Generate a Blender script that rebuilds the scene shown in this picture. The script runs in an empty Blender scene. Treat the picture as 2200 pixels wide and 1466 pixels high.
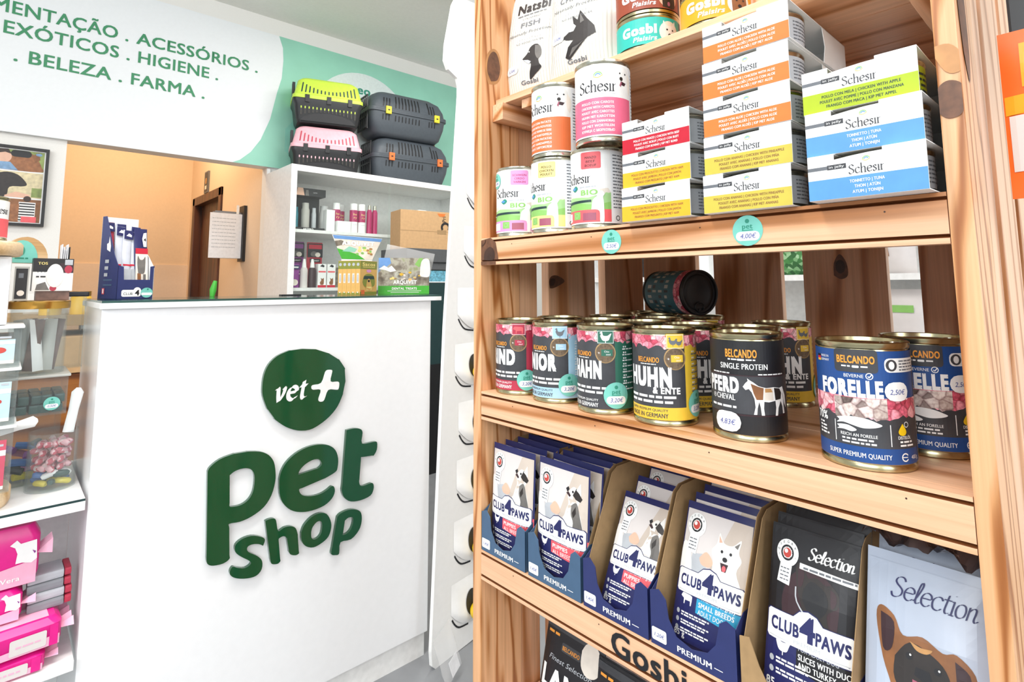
import bpy, bmesh, math, random
from mathutils import Vector, Matrix
from mathutils.geometry import tessellate_polygon

SC = bpy.context.scene
COL = SC.collection
PI = math.pi
rnd = random.Random(7)

# ---------------------------------------------------------------- camera
cam_d = bpy.data.cameras.new('camera')
cam = bpy.data.objects.new('camera', cam_d)
COL.objects.link(cam)
SC.camera = cam
CAM_Z = 1.083
_r, _u, _b = (0.737179, -0.675682, -0.004523), (-0.067247, -0.080026, 0.994522), (-0.672343, -0.732837, -0.104431)
cam.matrix_world = Matrix(((_r[0], _u[0], _b[0], 0), (_r[1], _u[1], _b[1], 0), (_r[2], _u[2], _b[2], CAM_Z), (0, 0, 0, 1)))
cam_d.sensor_fit = 'HORIZONTAL'
cam_d.sensor_width = 36.0
cam_d.lens = 1189.277 / 2200 * 36
cam_d.shift_y = -(733 - 487.78) / 2200
cam_d.clip_start = 0.02
cam_d.clip_end = 60

# ---------------------------------------------------------------- world, lamps, exposure
w = bpy.data.worlds.new('daylight')
SC.world = w
w.use_nodes = True
w.node_tree.nodes['Background'].inputs[0].default_value = (0.80, 0.90, 1.0, 1)
w.node_tree.nodes['Background'].inputs[1].default_value = 0.8


def area_light(name, loc, target, sx, sy, power, color):
    d = bpy.data.lights.new(name, 'AREA')
    d.shape = 'RECTANGLE'
    d.size, d.size_y, d.energy, d.color = sx, sy, power, color
    o = bpy.data.objects.new(name, d)
    COL.objects.link(o)
    o.location = loc
    o.rotation_euler = (Vector(target) - Vector(loc)).to_track_quat('-Z', 'Y').to_euler()
    return o


area_light('shop_window_daylight', (0.3, -2.45, 1.9), (0.5, 3, 0.9), 3.7, 1.2, 84, (0.93, 0.97, 1.0))
area_light('side_window_daylight', (-2.45, -0.4, 2.15), (1, 0.9, 0.9), 2.6, 0.9, 74, (0.95, 0.98, 1.0))
for lx, ly in ((-0.8, 0.6), (0.35, 0.8), (1.7, 2.3)):
    area_light('ceiling_lamp_light', (lx, ly, 2.70), (lx, ly, 0), 0.9, 0.25, 26, (1.0, 0.97, 0.94))
area_light('corridor_lamp_light', (0.62, 4.6, 2.72), (0.62, 4.6, 0), 0.5, 0.5, 30, (1.0, 0.72, 0.46))
SC.view_settings.view_transform = 'Standard'
SC.view_settings.look = 'None'
SC.view_settings.gamma = 1
SC.view_settings.use_curve_mapping = False
SC.view_settings.exposure = -0.18
SC.cycles.transparent_max_bounces = 40

# ---------------------------------------------------------------- materials
M = {}


def rgb(h):
    h = h.lstrip('#')
    v = [int(h[i:i + 2], 16) / 255 for i in (0, 2, 4)]
    return tuple((x / 12.92 if x <= 0.04045 else ((x + 0.055) / 1.055) ** 2.4) for x in v) + (1,)


def mat(name, hexc, rough=0.45, metal=0.0, var=0.05, scale=60, bump=0.0, trans=0.0, alpha=1.0, coat=0.0, emit=0.0):
    """one plain surface with a little procedural mottling"""
    m = bpy.data.materials.new(name)
    m.use_nodes = True
    nt = m.node_tree
    p = nt.nodes['Principled BSDF']
    p.inputs['Roughness'].default_value = rough
    p.inputs['Metallic'].default_value = metal
    p.inputs['Transmission Weight'].default_value = trans
    p.inputs['Alpha'].default_value = alpha
    p.inputs['Coat Weight'].default_value = coat
    c = rgb(hexc)
    if var > 0:
        tc = nt.nodes.new('ShaderNodeTexCoord')
        n = nt.nodes.new('ShaderNodeTexNoise')
        n.inputs['Scale'].default_value = scale
        n.inputs['Detail'].default_value = 3
        nt.links.new(tc.outputs['Object'], n.inputs['Vector'])
        r = nt.nodes.new('ShaderNodeValToRGB')
        r.color_ramp.elements[0].position, r.color_ramp.elements[1].position = 0.3, 0.7
        r.color_ramp.elements[0].color = tuple(x * (1 - var) for x in c[:3]) + (1,)
        r.color_ramp.elements[1].color = tuple(min(1, x * (1 + var)) for x in c[:3]) + (1,)
        nt.links.new(n.outputs['Fac'], r.inputs['Fac'])
        nt.links.new(r.outputs['Color'], p.inputs['Base Color'])
        if bump > 0:
            b = nt.nodes.new('ShaderNodeBump')
            b.inputs['Strength'].default_value = bump
            b.inputs['Distance'].default_value = 0.002
            nt.links.new(n.outputs['Fac'], b.inputs['Height'])
            nt.links.new(b.outputs['Normal'], p.inputs['Normal'])
    else:
        p.inputs['Base Color'].default_value = c
    M[name] = m
    return m


def ramp_mat(name, kind, scale, stops, rough=0.4, stretch=(1, 1, 1), bump=0.0):
    """noise / voronoi pattern through a colour ramp"""
    m = bpy.data.materials.new(name)
    m.use_nodes = True
    nt = m.node_tree
    p = nt.nodes['Principled BSDF']
    p.inputs['Roughness'].default_value = rough
    tc = nt.nodes.new('ShaderNodeTexCoord')
    mp = nt.nodes.new('ShaderNodeMapping')
    mp.inputs['Scale'].default_value = stretch
    nt.links.new(tc.outputs['Object'], mp.inputs['Vector'])
    t = nt.nodes.new('ShaderNodeTexVoronoi' if kind.startswith('vor') else 'ShaderNodeTexNoise')
    t.inputs['Scale'].default_value = scale
    nt.links.new(mp.outputs['Vector'], t.inputs['Vector'])
    r = nt.nodes.new('ShaderNodeValToRGB')
    cr = r.color_ramp
    while len(cr.elements) < len(stops):
        cr.elements.new(0.5)
    for e, (pos, h) in zip(cr.elements, stops):
        e.position, e.color = pos, rgb(h)
    if kind == 'vor':
        sep = nt.nodes.new('ShaderNodeSeparateColor')
        nt.links.new(t.outputs['Color'], sep.inputs['Color'])
        nt.links.new(sep.outputs[0], r.inputs['Fac'])
    elif kind == 'vord':
        nt.links.new(t.outputs['Distance'], r.inputs['Fac'])
    else:
        t.inputs['Detail'].default_value = 4
        nt.links.new(t.outputs['Fac'], r.inputs['Fac'])
    nt.links.new(r.outputs['Color'], p.inputs['Base Color'])
    M[name] = m
    return m


def wood(name, axis, light, mid, dark, freq=9.0, rough=0.42):
    """pine: growth lines along AXIS, fine fibre noise, random offset per board"""
    m = bpy.data.materials.new(name)
    m.use_nodes = True
    nt = m.node_tree
    L = nt.links.new
    p = nt.nodes['Principled BSDF']
    p.inputs['Roughness'].default_value = rough
    p.inputs['Coat Weight'].default_value = 0.15
    p.inputs['Coat Roughness'].default_value = 0.3
    tc = nt.nodes.new('ShaderNodeTexCoord')
    oi = nt.nodes.new('ShaderNodeObjectInfo')
    mul = nt.nodes.new('ShaderNodeVectorMath')
    mul.operation = 'MULTIPLY'
    cb = nt.nodes.new('ShaderNodeCombineXYZ')
    for i in range(3):
        L(oi.outputs['Random'], cb.inputs[i])
    mul.inputs[1].default_value = (7.3, 5.1, 9.7)
    L(cb.outputs[0], mul.inputs[0])
    add = nt.nodes.new('ShaderNodeVectorMath')
    L(tc.outputs['Object'], add.inputs[0])
    L(mul.outputs[0], add.inputs[1])
    mp = nt.nodes.new('ShaderNodeMapping')
    s = [1.0, 1.0, 1.0]
    s['XYZ'.index(axis)] = 0.09
    mp.inputs['Scale'].default_value = s
    L(add.outputs[0], mp.inputs['Vector'])
    wv = nt.nodes.new('ShaderNodeTexWave')
    wv.wave_type = 'BANDS'
    wv.bands_direction = 'DIAGONAL'
    wv.inputs['Scale'].default_value = freq
    wv.inputs['Distortion'].default_value = 9.0
    wv.inputs['Detail'].default_value = 2.0
    wv.inputs['Detail Scale'].default_value = 1.2
    L(mp.outputs['Vector'], wv.inputs['Vector'])
    mp2 = nt.nodes.new('ShaderNodeMapping')
    s2 = [1.0, 1.0, 1.0]
    s2['XYZ'.index(axis)] = 0.02
    mp2.inputs['Scale'].default_value = s2
    L(add.outputs[0], mp2.inputs['Vector'])
    nz = nt.nodes.new('ShaderNodeTexNoise')
    nz.inputs['Scale'].default_value = 260
    nz.inputs['Detail'].default_value = 3
    L(mp2.outputs['Vector'], nz.inputs['Vector'])
    r = nt.nodes.new('ShaderNodeValToRGB')
    cr = r.color_ramp
    cr.elements.new(0.5)
    cr.elements.new(0.5)
    for e, (pos, h) in zip(cr.elements, ((0.0, light), (0.55, light), (0.84, mid), (1.0, dark))):
        e.position, e.color = pos, rgb(h)
    L(wv.outputs['Fac'], r.inputs['Fac'])
    r2 = nt.nodes.new('ShaderNodeValToRGB')
    r2.color_ramp.elements[0].position, r2.color_ramp.elements[1].position = 0.3, 0.75
    r2.color_ramp.elements[0].color = (0.80, 0.76, 0.70, 1)
    r2.color_ramp.elements[1].color = (1.08, 1.08, 1.08, 1)
    L(nz.outputs['Fac'], r2.inputs['Fac'])
    mx = nt.nodes.new('ShaderNodeMixRGB')
    mx.blend_type = 'MULTIPLY'
    mx.inputs[0].default_value = 0.8
    L(r.outputs['Color'], mx.inputs[1])
    L(r2.outputs['Color'], mx.inputs[2])
    L(mx.outputs[0], p.inputs['Base Color'])
    bp = nt.nodes.new('ShaderNodeBump')
    bp.inputs['Strength'].default_value = 0.12
    bp.inputs['Distance'].default_value = 0.001
    L(nz.outputs['Fac'], bp.inputs['Height'])
    L(bp.outputs['Normal'], p.inputs['Normal'])
    M[name] = m


for ax in 'XYZ':
    wood('pine_' + ax, ax, '#F0C09A', '#E3AA7E', '#B87844')
wood('pine_post', 'Z', '#E9B384', '#D49863', '#A8652F', freq=24)
wood('beech', 'X', '#E8CDA6', '#DDBB8C', '#C59E6C', freq=5)
wood('door_brown', 'Z', '#5A321C', '#4A2614', '#2E160A', freq=6)
wood('walnut', 'X', '#A5672F', '#8A5023', '#633413', freq=6)

for n, h, kw in (
    ('white', '#F4F4F2', dict(rough=.4)), ('white_gloss', '#F5F6F7', dict(rough=.22, var=.01)), ('print_white', '#F7F7F5', dict(var=.02)),
    ('card_white', '#FCFCFA', dict(rough=.55, var=.02)), ('wall_paint', '#F1EFEA', dict(rough=.7, var=.02, scale=200, bump=.1)),
    ('ceiling_paint', '#F1F2EE', dict(rough=.8, var=.02)), ('corridor_paint', '#E6CFB4', dict(rough=.7, var=.02)), ('wainscot', '#E9D6C4', dict(rough=.6, var=.02)),
    ('black', '#17171A', {}), ('print_black', '#1B1B20', {}), ('groove', '#6E3C1C', {}), ('knot', '#6B4630', dict(var=.3, scale=120)), ('knot_dark', '#3E261B', dict(var=.3)),
    ('knot_halo', '#C08A56', dict(var=.2, scale=40)), ('navy', '#22265C', {}), ('navy_box', '#2B3468', {}), ('steel_box', '#46627F', {}), ('kraft', '#A98960', dict(rough=.8, var=.08, scale=90)),
    ('carton', '#CDA577', dict(rough=.8, var=.06)), ('tin', '#C9C6B4', dict(rough=.22, metal=1.0)), ('tin_gold', '#BDB48F', dict(rough=.25, metal=1.0)), ('gold', '#C79A4B', dict(rough=.25, metal=1.0)),
    ('grey_label', '#B9BDC2', {}), ('grey_text', '#6C7076', {}), ('slate', '#3E3F43', dict(var=.25, scale=40)), ('slate_dark', '#1F1F22', dict(var=.2, scale=40)), ('maroon_shade', '#382127', {}),
    ('orange', '#EE7A33', {}), ('orange_deep', '#E0713A', {}), ('pineapple', '#CDBB4A', {}), ('lime', '#A9BE14', {}), ('sky', '#5A98DE', {}), ('red', '#C0162F', {}), ('yellow', '#EDB22A', {}),
    ('pink', '#E96A89', {}), ('lilac', '#E29ACF', {}), ('soft_yellow', '#F6E08A', {}), ('coral', '#EE6268', {}), ('leaf_green', '#8CC267', {}), ('bio_green', '#A5D18E', {}), ('teal', '#79C8B9', {}),
    ('teal_dark', '#2D8E77', {}), ('pale', '#EDE3D6', dict(var=.15, scale=30)), ('shop_green', '#064A2B', dict(rough=.12, coat=.5, var=.02)), ('text_green', '#3E8F63', {}), ('banner', '#EEF1F3', dict(rough=.5, var=.01)),
    ('banner_green', '#96D2BC', dict(rough=.5, var=.04, scale=6)), ('banner_pale', '#D9E4E2', {}), ('rind', '#B5334A', {}), ('junior', '#A9CFE4', {}), ('hahn', '#2F6A57', {}), ('huhn', '#EAC23E', {}), ('forelle', '#1C4A8C', {}),
    ('belcando', '#F2A03C', {}), ('wood_ring', '#A98A5F', dict(var=.3)), ('seed', '#6D5A45', dict(var=.35, scale=400)), ('fish_meat', '#D9CCC3', dict(var=.15)), ('brown_coat', '#8A5A35', dict(var=.2)), ('tan_coat', '#B98A55', dict(var=.25)),
    ('dark_coat', '#2B2523', dict(var=.2)), ('grey_coat', '#6E6A66', dict(var=.25)), ('white_coat', '#EFEDE9', dict(var=.06)), ('skin_print', '#E5B79E', {}), ('tongue', '#A3566B', {}), ('photo_beige', '#CDBFB2', dict(var=.12, scale=18)),
    ('photo_pale', '#DCD5D2', dict(var=.05, scale=18)), ('photo_dark', '#16151A', dict(var=.3, scale=25)), ('silver_pouch', '#B9C4D6', dict(rough=.28, var=.08, scale=14)), ('gosbi_teal', '#31B9AC', {}), ('gosbi_brown', '#99472F', {}), ('gosbi_yellow', '#EFA51C', {}),
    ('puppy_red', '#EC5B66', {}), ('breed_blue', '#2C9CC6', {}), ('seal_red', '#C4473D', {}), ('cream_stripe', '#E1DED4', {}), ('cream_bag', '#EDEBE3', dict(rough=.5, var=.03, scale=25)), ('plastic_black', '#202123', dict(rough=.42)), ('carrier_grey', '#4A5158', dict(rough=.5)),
    ('carrier_lime', '#C3E24A', dict(rough=.42)), ('carrier_pink', '#F4B6C0', dict(rough=.42)), ('clip_yellow', '#EAD63A', {}), ('clip_orange', '#F0773A', {}), ('floor_tile', '#8C8E91', dict(rough=.45, var=.12, scale=7, bump=.05)),
    ('cabinet_in', '#C6C8C4', dict(rough=.5)), ('magenta', '#B3185F', dict(rough=.3)), ('hot_pink', '#E61E8C', dict(rough=.3)), ('light_pink', '#F5B4CE', dict(rough=.35)), ('violet', '#8E3A90', {}), ('aqua_grey', '#5A5C5E', {}), ('aqua_water', '#2E7E90', dict(rough=.1)),
    ('gravel', '#6FB2C8', dict(var=.4, scale=90)), ('dark_teal', '#1D3B3C', {}), ('poster_black', '#1E1A1A', {}), ('horse', '#9A643E', dict(var=.25)), ('meadow', '#8FA05A', dict(var=.3, scale=30)), ('denim', '#7CA0C4', dict(var=.2)), ('sand', '#D9CBA4', dict(var=.2)),
    ('yolk', '#F0C71E', dict(rough=.3)), ('shadow_hole', '#33302A', {}), ('card_blue', '#BCDDF0', {}), ('card_red', '#C8566A', {}), ('candy_red', '#CF4057', dict(rough=.25)), ('candy_blue', '#3E6FB0', dict(rough=.25)), ('chew_green', '#284A44', dict(rough=.4)), ('candy_yellow', '#E8D24A', dict(rough=.25)),
    ('chew_brown', '#6F564E', dict(var=.3)), ('sacos_olive', '#8A8F3A', {}), ('sacos_orange', '#E2B265', {}), ('grass_green', '#49B33C', {}), ('mountain', '#7C7468', dict(var=.5, scale=60)), ('sky_print', '#6C9BD6', {}), ('teal_glass_edge', '#35524D', dict(rough=.1)),
    ('bag_green', '#4B8A4C', dict(var=.3, scale=40)), ('stick_silver', '#C9CCD6', dict(rough=.3)), ('treat_orange', '#F06A22', dict(rough=.3)), ('treat_amber', '#F4A724', dict(rough=.3)), ('paper', '#F2F3F6', dict(rough=.7)), ('ink', '#3C4A9A', {}), ('foil', '#9A97A0', dict(rough=.2, metal=.8)),
    ('eu_red', '#C8203A', {}), ('flag_gold', '#E8B93A', {}), ('teal_dark_tin', '#3F6F7C', {}), ('copper_back', '#8A8D92', {}), ('brown_line', '#8C5A3A', {}), ('hair_brown', '#3A2A22', {}), ('stripe_shirt', '#F0EFEF', {}), ('pewter', '#B7B6AF', dict(rough=.4))):
    mat(n, h, **kw)


def chunks(name, scale, stops, rough=.4):
    """printed photo of chunks: one tone per cell, paler towards the middle of each cell"""
    m = ramp_mat(name, 'vor', scale, stops, rough)
    nt = m.node_tree
    p = nt.nodes['Principled BSDF']
    base = p.inputs['Base Color'].links[0].from_socket
    v = nt.nodes.new('ShaderNodeTexVoronoi')
    v.feature = 'DISTANCE_TO_EDGE'
    v.inputs['Scale'].default_value = scale
    nt.links.new(nt.nodes['Texture Coordinate'].outputs['Object'], v.inputs['Vector'])
    n = nt.nodes.new('ShaderNodeTexNoise')
    n.inputs['Scale'].default_value = scale * 3
    nt.links.new(nt.nodes['Texture Coordinate'].outputs['Object'], n.inputs['Vector'])
    r = nt.nodes.new('ShaderNodeValToRGB')
    r.color_ramp.elements[0].color, r.color_ramp.elements[1].color = (.55, .40, .42, 1), (1.15, 1.12, 1.12, 1)
    r.color_ramp.elements[0].position, r.color_ramp.elements[1].position = 0.0, 0.12
    nt.links.new(v.outputs['Distance'], r.inputs['Fac'])
    r2 = nt.nodes.new('ShaderNodeValToRGB')
    r2.color_ramp.elements[0].color, r2.color_ramp.elements[1].color = (.75, .68, .68, 1), (1.2, 1.25, 1.25, 1)
    r2.color_ramp.elements[0].position, r2.color_ramp.elements[1].position = 0.35, 0.65
    nt.links.new(n.outputs['Fac'], r2.inputs['Fac'])
    last = base
    for q in (r, r2):
        mx = nt.nodes.new('ShaderNodeMixRGB')
        mx.blend_type = 'MULTIPLY'
        mx.inputs[0].default_value = .9
        nt.links.new(last, mx.inputs[1])
        nt.links.new(q.outputs['Color'], mx.inputs[2])
        last = mx.outputs[0]
    nt.links.new(last, p.inputs['Base Color'])


chunks('meat', 130, ((0, '#C2485F'), (.35, '#DB6E84'), (.7, '#EC9BA8'), (1, '#F8D3D3')))
chunks('fish_mix', 110, ((0, '#5E514C'), (.3, '#CDBFB6'), (.6, '#EDE5E0'), (1, '#B7A79E')))
ramp_mat('candy_mix', 'vor', 75, ((0, '#B9304A'), (.3, '#E9B9BE'), (.55, '#F6EEEA'), (.75, '#C9475A'), (1, '#E38A93')))
ramp_mat('mountain_mix', 'noise', 30, ((.3, '#5B534A'), (.45, '#8B8375'), (.55, '#B9B5A6'), (.7, '#8F9A62')))
ramp_mat('leaves_mix', 'vor', 60, ((0, '#24512B'), (.5, '#4F8F4E'), (1, '#A7CDA0')))


def glassy(name, hexc, tint, ior=1.3, rough=.05):
    """thin clear sheet: lets light through, mirrors a little at grazing angles"""
    m = bpy.data.materials.new(name)
    m.use_nodes = True
    nt = m.node_tree
    nt.nodes.remove(nt.nodes['Principled BSDF'])
    tr, gl, fr, mx, df, m2, mu = (nt.nodes.new('ShaderNode' + k) for k in ('BsdfTransparent', 'BsdfGlossy', 'LayerWeight', 'MixShader', 'BsdfDiffuse', 'MixShader', 'Math'))
    tr.inputs['Color'].default_value = rgb(hexc)
    gl.inputs['Roughness'].default_value = rough
    fr.inputs['Blend'].default_value = .12
    mu.operation = 'MULTIPLY'
    mu.inputs[1].default_value = ior - 1
    df.inputs['Color'].default_value = (.9, .93, .92, 1)
    m2.inputs[0].default_value = tint
    nt.links.new(tr.outputs[0], m2.inputs[1])
    nt.links.new(df.outputs[0], m2.inputs[2])
    nt.links.new(fr.outputs['Facing'], mu.inputs[0])
    nt.links.new(mu.outputs[0], mx.inputs[0])
    nt.links.new(m2.outputs[0], mx.inputs[1])
    nt.links.new(gl.outputs[0], mx.inputs[2])
    nt.links.new(mx.outputs[0], nt.nodes['Material Output'].inputs[0])
    M[name] = m


glassy('clear_plastic', '#F8FAFA', .05, 1.45)
glassy('cabinet_glass', '#FBFDFC', .02, 1.15)
glassy('window_glass', '#FFFFFF', .0, 1.2)
mat('clear_film', '#FFFFFF', rough=.2, var=0, alpha=.22)
mat('top_glass', '#9FB4AE', rough=.04, var=0, metal=.0, coat=1.0)


# ---------------------------------------------------------------- object helpers
def link(name, bm, mats, parent=None, loc=None, rot=None, smooth=False):
    me = bpy.data.meshes.new(name)
    bm.normal_update()
    bm.to_mesh(me)
    bm.free()
    for m in ([mats] if isinstance(mats, str) else mats):
        me.materials.append(M[m])
    if smooth:
        me.polygons.foreach_set('use_smooth', [True] * len(me.polygons))
        try:
            me.set_sharp_from_angle(angle=math.radians(40))
        except Exception:
            pass
    o = bpy.data.objects.new(name, me)
    COL.objects.link(o)
    if parent:
        o.parent = parent
    if loc:
        o.location = loc
    if rot is not None:
        o.rotation_euler = (0, 0, rot) if not isinstance(rot, (tuple, list)) else rot
    return o


def tag(o, label, cat, group=None, kind=None):
    o['label'] = label
    o['category'] = cat
    if group:
        o['group'] = group
    if kind:
        o['kind'] = kind
    return o


def thing(name, label, cat, loc=(0, 0, 0), rot=0.0, group=None):
    o = bpy.data.objects.new(name, None)
    o.empty_display_size = 0.02
    COL.objects.link(o)
    o.location = loc
    o.rotation_euler = (0, 0, rot) if not isinstance(rot, (tuple, list)) else rot
    return tag(o, label, cat, group)


def dup(root, label, loc, rot=None, group=None):
    """a copy of a thing with copies of its parts and sub-parts"""
    r = root.copy()
    COL.objects.link(r)
    r.location = loc
    if rot is not None:
        r.rotation_euler = (0, 0, rot) if not isinstance(rot, (tuple, list)) else rot
    r['label'] = label
    if group:
        r['group'] = group
    for ch in list(root.children):
        c = ch.copy()
        COL.objects.link(c)
        c.parent = r
        for g in list(ch.children):
            d = g.copy()
            COL.objects.link(d)
            d.parent = c
    return r


def structure(name, bm, mats, **kw):
    o = link(name, bm, mats, **kw)
    o['kind'] = 'structure'
    return o


def box(bm, x0, y0, z0, x1, y1, z1, mi=0, bevel=0.0):
    vs = [bm.verts.new(p) for p in ((x0, y0, z0), (x1, y0, z0), (x1, y1, z0), (x0, y1, z0), (x0, y0, z1), (x1, y0, z1), (x1, y1, z1), (x0, y1, z1))]
    fs = [bm.faces.new([vs[i] for i in f]) for f in ((0, 3, 2, 1), (4, 5, 6, 7), (0, 1, 5, 4), (1, 2, 6, 5), (2, 3, 7, 6), (3, 0, 4, 7))]
    for f in fs:
        f.material_index = mi
    if bevel > 0:
        es = list({e for f in fs for e in f.edges})
        r = bmesh.ops.bevel(bm, geom=es, offset=bevel, segments=2, affect='EDGES', profile=0.7)
        for f in r['faces']:
            f.material_index = mi
    return bm


def bxo(name, x0, y0, z0, x1, y1, z1, m, parent=None, bevel=0.0, **kw):
    """one box as one object"""
    return link(name, box(bmesh.new(), x0, y0, z0, x1, y1, z1, 0, bevel), m, parent, **kw)


def prism(bm, pts, axis, a0, a1, mi=0):
    """polygon PTS extruded along AXIS from a0 to a1; pts are the two other coordinates in x,y,z order"""
    def P(p, a):
        q = list(p)
        q.insert('xyz'.index(axis), a)
        return q
    A = [bm.verts.new(P(p, a0)) for p in pts]
    B = [bm.verts.new(P(p, a1)) for p in pts]
    n = len(pts)
    fs = []
    for i in range(n):
        j = (i + 1) % n
        fs.append(bm.faces.new((A[i], A[j], B[j], B[i])))
    for T in tessellate_polygon([[Vector((p[0], p[1], 0)) for p in pts]]):
        for V in (A, B):
            try:
                fs.append(bm.faces.new([V[k] for k in T]))
            except ValueError:
                pass
    for f in fs:
        f.material_index = mi
    bmesh.ops.recalc_face_normals(bm, faces=fs)
    return bm


def lathe(bm, prof, n=40, mi=0, sx=1.0, sy=1.0, c=(0, 0)):
    rings = []
    for r, z in prof:
        if r < 1e-6:
            rings.append([bm.verts.new((c[0], c[1], z))])
        else:
            rings.append([bm.verts.new((c[0] + sx * r * math.cos(2 * PI * k / n), c[1] + sy * r * math.sin(2 * PI * k / n), z)) for k in range(n)])
    for a, b in zip(rings, rings[1:]):
        for k in range(n):
            j = (k + 1) % n
            if len(a) == 1 and len(b) == 1:
                continue
            q = [a[0], b[j], b[k]] if len(a) == 1 else [a[k], a[j], b[0]] if len(b) == 1 else [a[k], a[j], b[j], b[k]]
            f = bm.faces.new(q)
            f.material_index = mi
    return bm


def tube(bm, path, r, n=8, mi=0):
    path = [Vector(p) for p in path]
    rings = []
    for i, p in enumerate(path):
        t = (path[min(i + 1, len(path) - 1)] - path[max(i - 1, 0)]).normalized()
        a = t.cross(Vector((0, 0, 1)) if abs(t.z) < 0.9 else Vector((1, 0, 0))).normalized()
        b = t.cross(a)
        rr = r[i] if isinstance(r, (list, tuple)) else r
        rings.append([bm.verts.new(p + rr * (math.cos(2 * PI * k / n) * a + math.sin(2 * PI * k / n) * b)) for k in range(n)])
    for A, B in zip(rings, rings[1:]):
        for k in range(n):
            bm.faces.new((A[k], A[(k + 1) % n], B[(k + 1) % n], B[k])).material_index = mi
    bm.faces.new(rings[0][::-1]).material_index = mi
    bm.faces.new(rings[-1]).material_index = mi
    return bm


def pillow(bm, wx, wz, th, nx=14, nz=14, mi=0, seal=0.006, neck=0.0, wave=0.0, fz=None):
    """sealed bag standing in x,z, thickness along y, swollen in the middle; returns bulge(x, z) of its front"""
    def bulge(x, z):
        a = max(0.0, 1 - (abs(2 * x / wx)) ** 4)
        t = min(1.0, max(0.0, z / wz))
        b = min(1.0, max(0.0, t / 0.25)) ** 0.6 * min(1.0, max(0.0, (1 - t) / 0.4)) ** 0.8 if fz is None else fz(t)
        return th * 0.5 * a * b + 0.0004 + wave * math.sin(x * 160 + z * 90) * a * b
    for s in (-1, 1):
        g = [[bm.verts.new((wx * (i / nx - .5) * (1 - neck * (j / nz) ** 3), s * bulge(wx * (i / nx - .5), wz * j / nz), wz * j / nz)) for i in range(nx + 1)] for j in range(nz + 1)]
        for j in range(nz):
            for i in range(nx):
                q = (g[j][i], g[j][i + 1], g[j + 1][i + 1], g[j + 1][i])
                bm.faces.new(q if s < 0 else q[::-1]).material_index = mi
    bmesh.ops.remove_doubles(bm, verts=bm.verts[:], dist=0.0009)
    return bulge


# ---------------------------------------------------------------- printed artwork
_tc = {}


def text_tris(s, bold=0.0):
    key = (s, bold)
    if key not in _tc:
        cu = bpy.data.curves.new('t', 'FONT')
        cu.body = s
        cu.resolution_u = 3
        cu.space_character = 1 + bold * 2.2
        o = bpy.data.objects.new('t', cu)
        me = bpy.data.meshes.new_from_object(o)
        me.calc_loop_triangles()
        k = 1 / 0.73
        V = [(v.co.x * k, v.co.y * k) for v in me.vertices]
        T = [[V[i] for i in t.vertices] for t in me.loop_triangles]
        xs = [v[0] for v in V] or [0, 1]
        x0, x1 = min(xs), max(xs)
        _tc[key] = ([[(p[0] - x0, p[1]) for p in t] for t in T], x1 - x0)
        bpy.data.objects.remove(o)
        bpy.data.curves.remove(cu)
        bpy.data.meshes.remove(me)
    return _tc[key]


NIB = {
    'S': (.44, [[(.37, .60), (.31, .70), (.2, .73), (.09, .67), (.06, .55), (.14, .45), (.27, .36), (.36, .26), (.35, .1), (.22, .0), (.09, .01), (.02, .14)]]),
    'c': (.36, [[(.32, .37), (.25, .46), (.14, .45), (.04, .34), (.03, .19), (.08, .05), (.18, .0), (.27, .02), (.33, .10)]]),
    'h': (.43, [[(.07, .78), (.07, .4), (.07, 0)], [(.07, .33), (.16, .44), (.26, .46), (.33, .38), (.33, .2), (.33, 0)], [(.0, 0), (.15, 0)], [(.26, 0), (.41, 0)], [(0, .76), (.07, .78)]]),
    'e': (.38, [[(.04, .25), (.2, .265), (.33, .28), (.31, .4), (.2, .47), (.09, .42), (.03, .27), (.06, .09), (.17, .0), (.26, .02), (.33, .10)]]),
    's': (.29, [[(.24, .37), (.17, .46), (.08, .44), (.05, .35), (.12, .27), (.2, .2), (.24, .11), (.16, .0), (.08, .0), (.02, .10)]]),
    'i': (.17, [[(.08, .46), (.08, .2), (.08, 0)], [(.01, 0), (.16, 0)], [(.01, .44), (.08, .46)], [(.07, .65), (.09, .67)]]),
    'r': (.28, [[(.07, .46), (.07, .2), (.07, 0)], [(.07, .31), (.14, .42), (.25, .45)], [(.0, 0), (.15, 0)], [(0, .44), (.07, .46)]]),
    'v': (.33, [[(0, .42), (.05, .46), (.08, .2), (.12, 0)], [(.12, 0), (.24, .2), (.29, .42), (.24, .46)]]),
    't': (.26, [[(.12, .62), (.1, .3), (.1, .08), (.16, .0), (.24, .05)], [(.0, .45), (.24, .46)]]),
    'l': (.22, [[(0, .05), (.08, .2), (.17, .58), (.15, .74), (.09, .68), (.06, .3), (.07, .06), (.13, .0), (.21, .07)]]),
    'o': (.36, [[(.18, .46), (.07, .4), (.03, .22), (.08, .04), (.18, .0), (.29, .07), (.32, .25), (.27, .42), (.18, .46)]]),
    'n': (.40, [[(.06, .45), (.06, 0)], [(.06, .28), (.15, .43), (.24, .43), (.26, .3), (.25, .08), (.3, .0), (.38, .08)]]),
}


def smooth_path(p, k=4):
    if len(p) < 3:
        return p
    out = []
    for i in range(len(p) - 1):
        a, b, c, d = p[max(i - 1, 0)], p[i], p[i + 1], p[min(i + 2, len(p) - 1)]
        for j in range(k):
            t = j / k
            out.append(tuple(.5 * (2 * b[q] + (c[q] - a[q]) * t + (2 * a[q] - 5 * b[q] + 4 * c[q] - d[q]) * t * t + (3 * b[q] - a[q] - 3 * c[q] + d[q]) * t ** 3) for q in (0, 1)))
    return out + [p[-1]]


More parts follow.
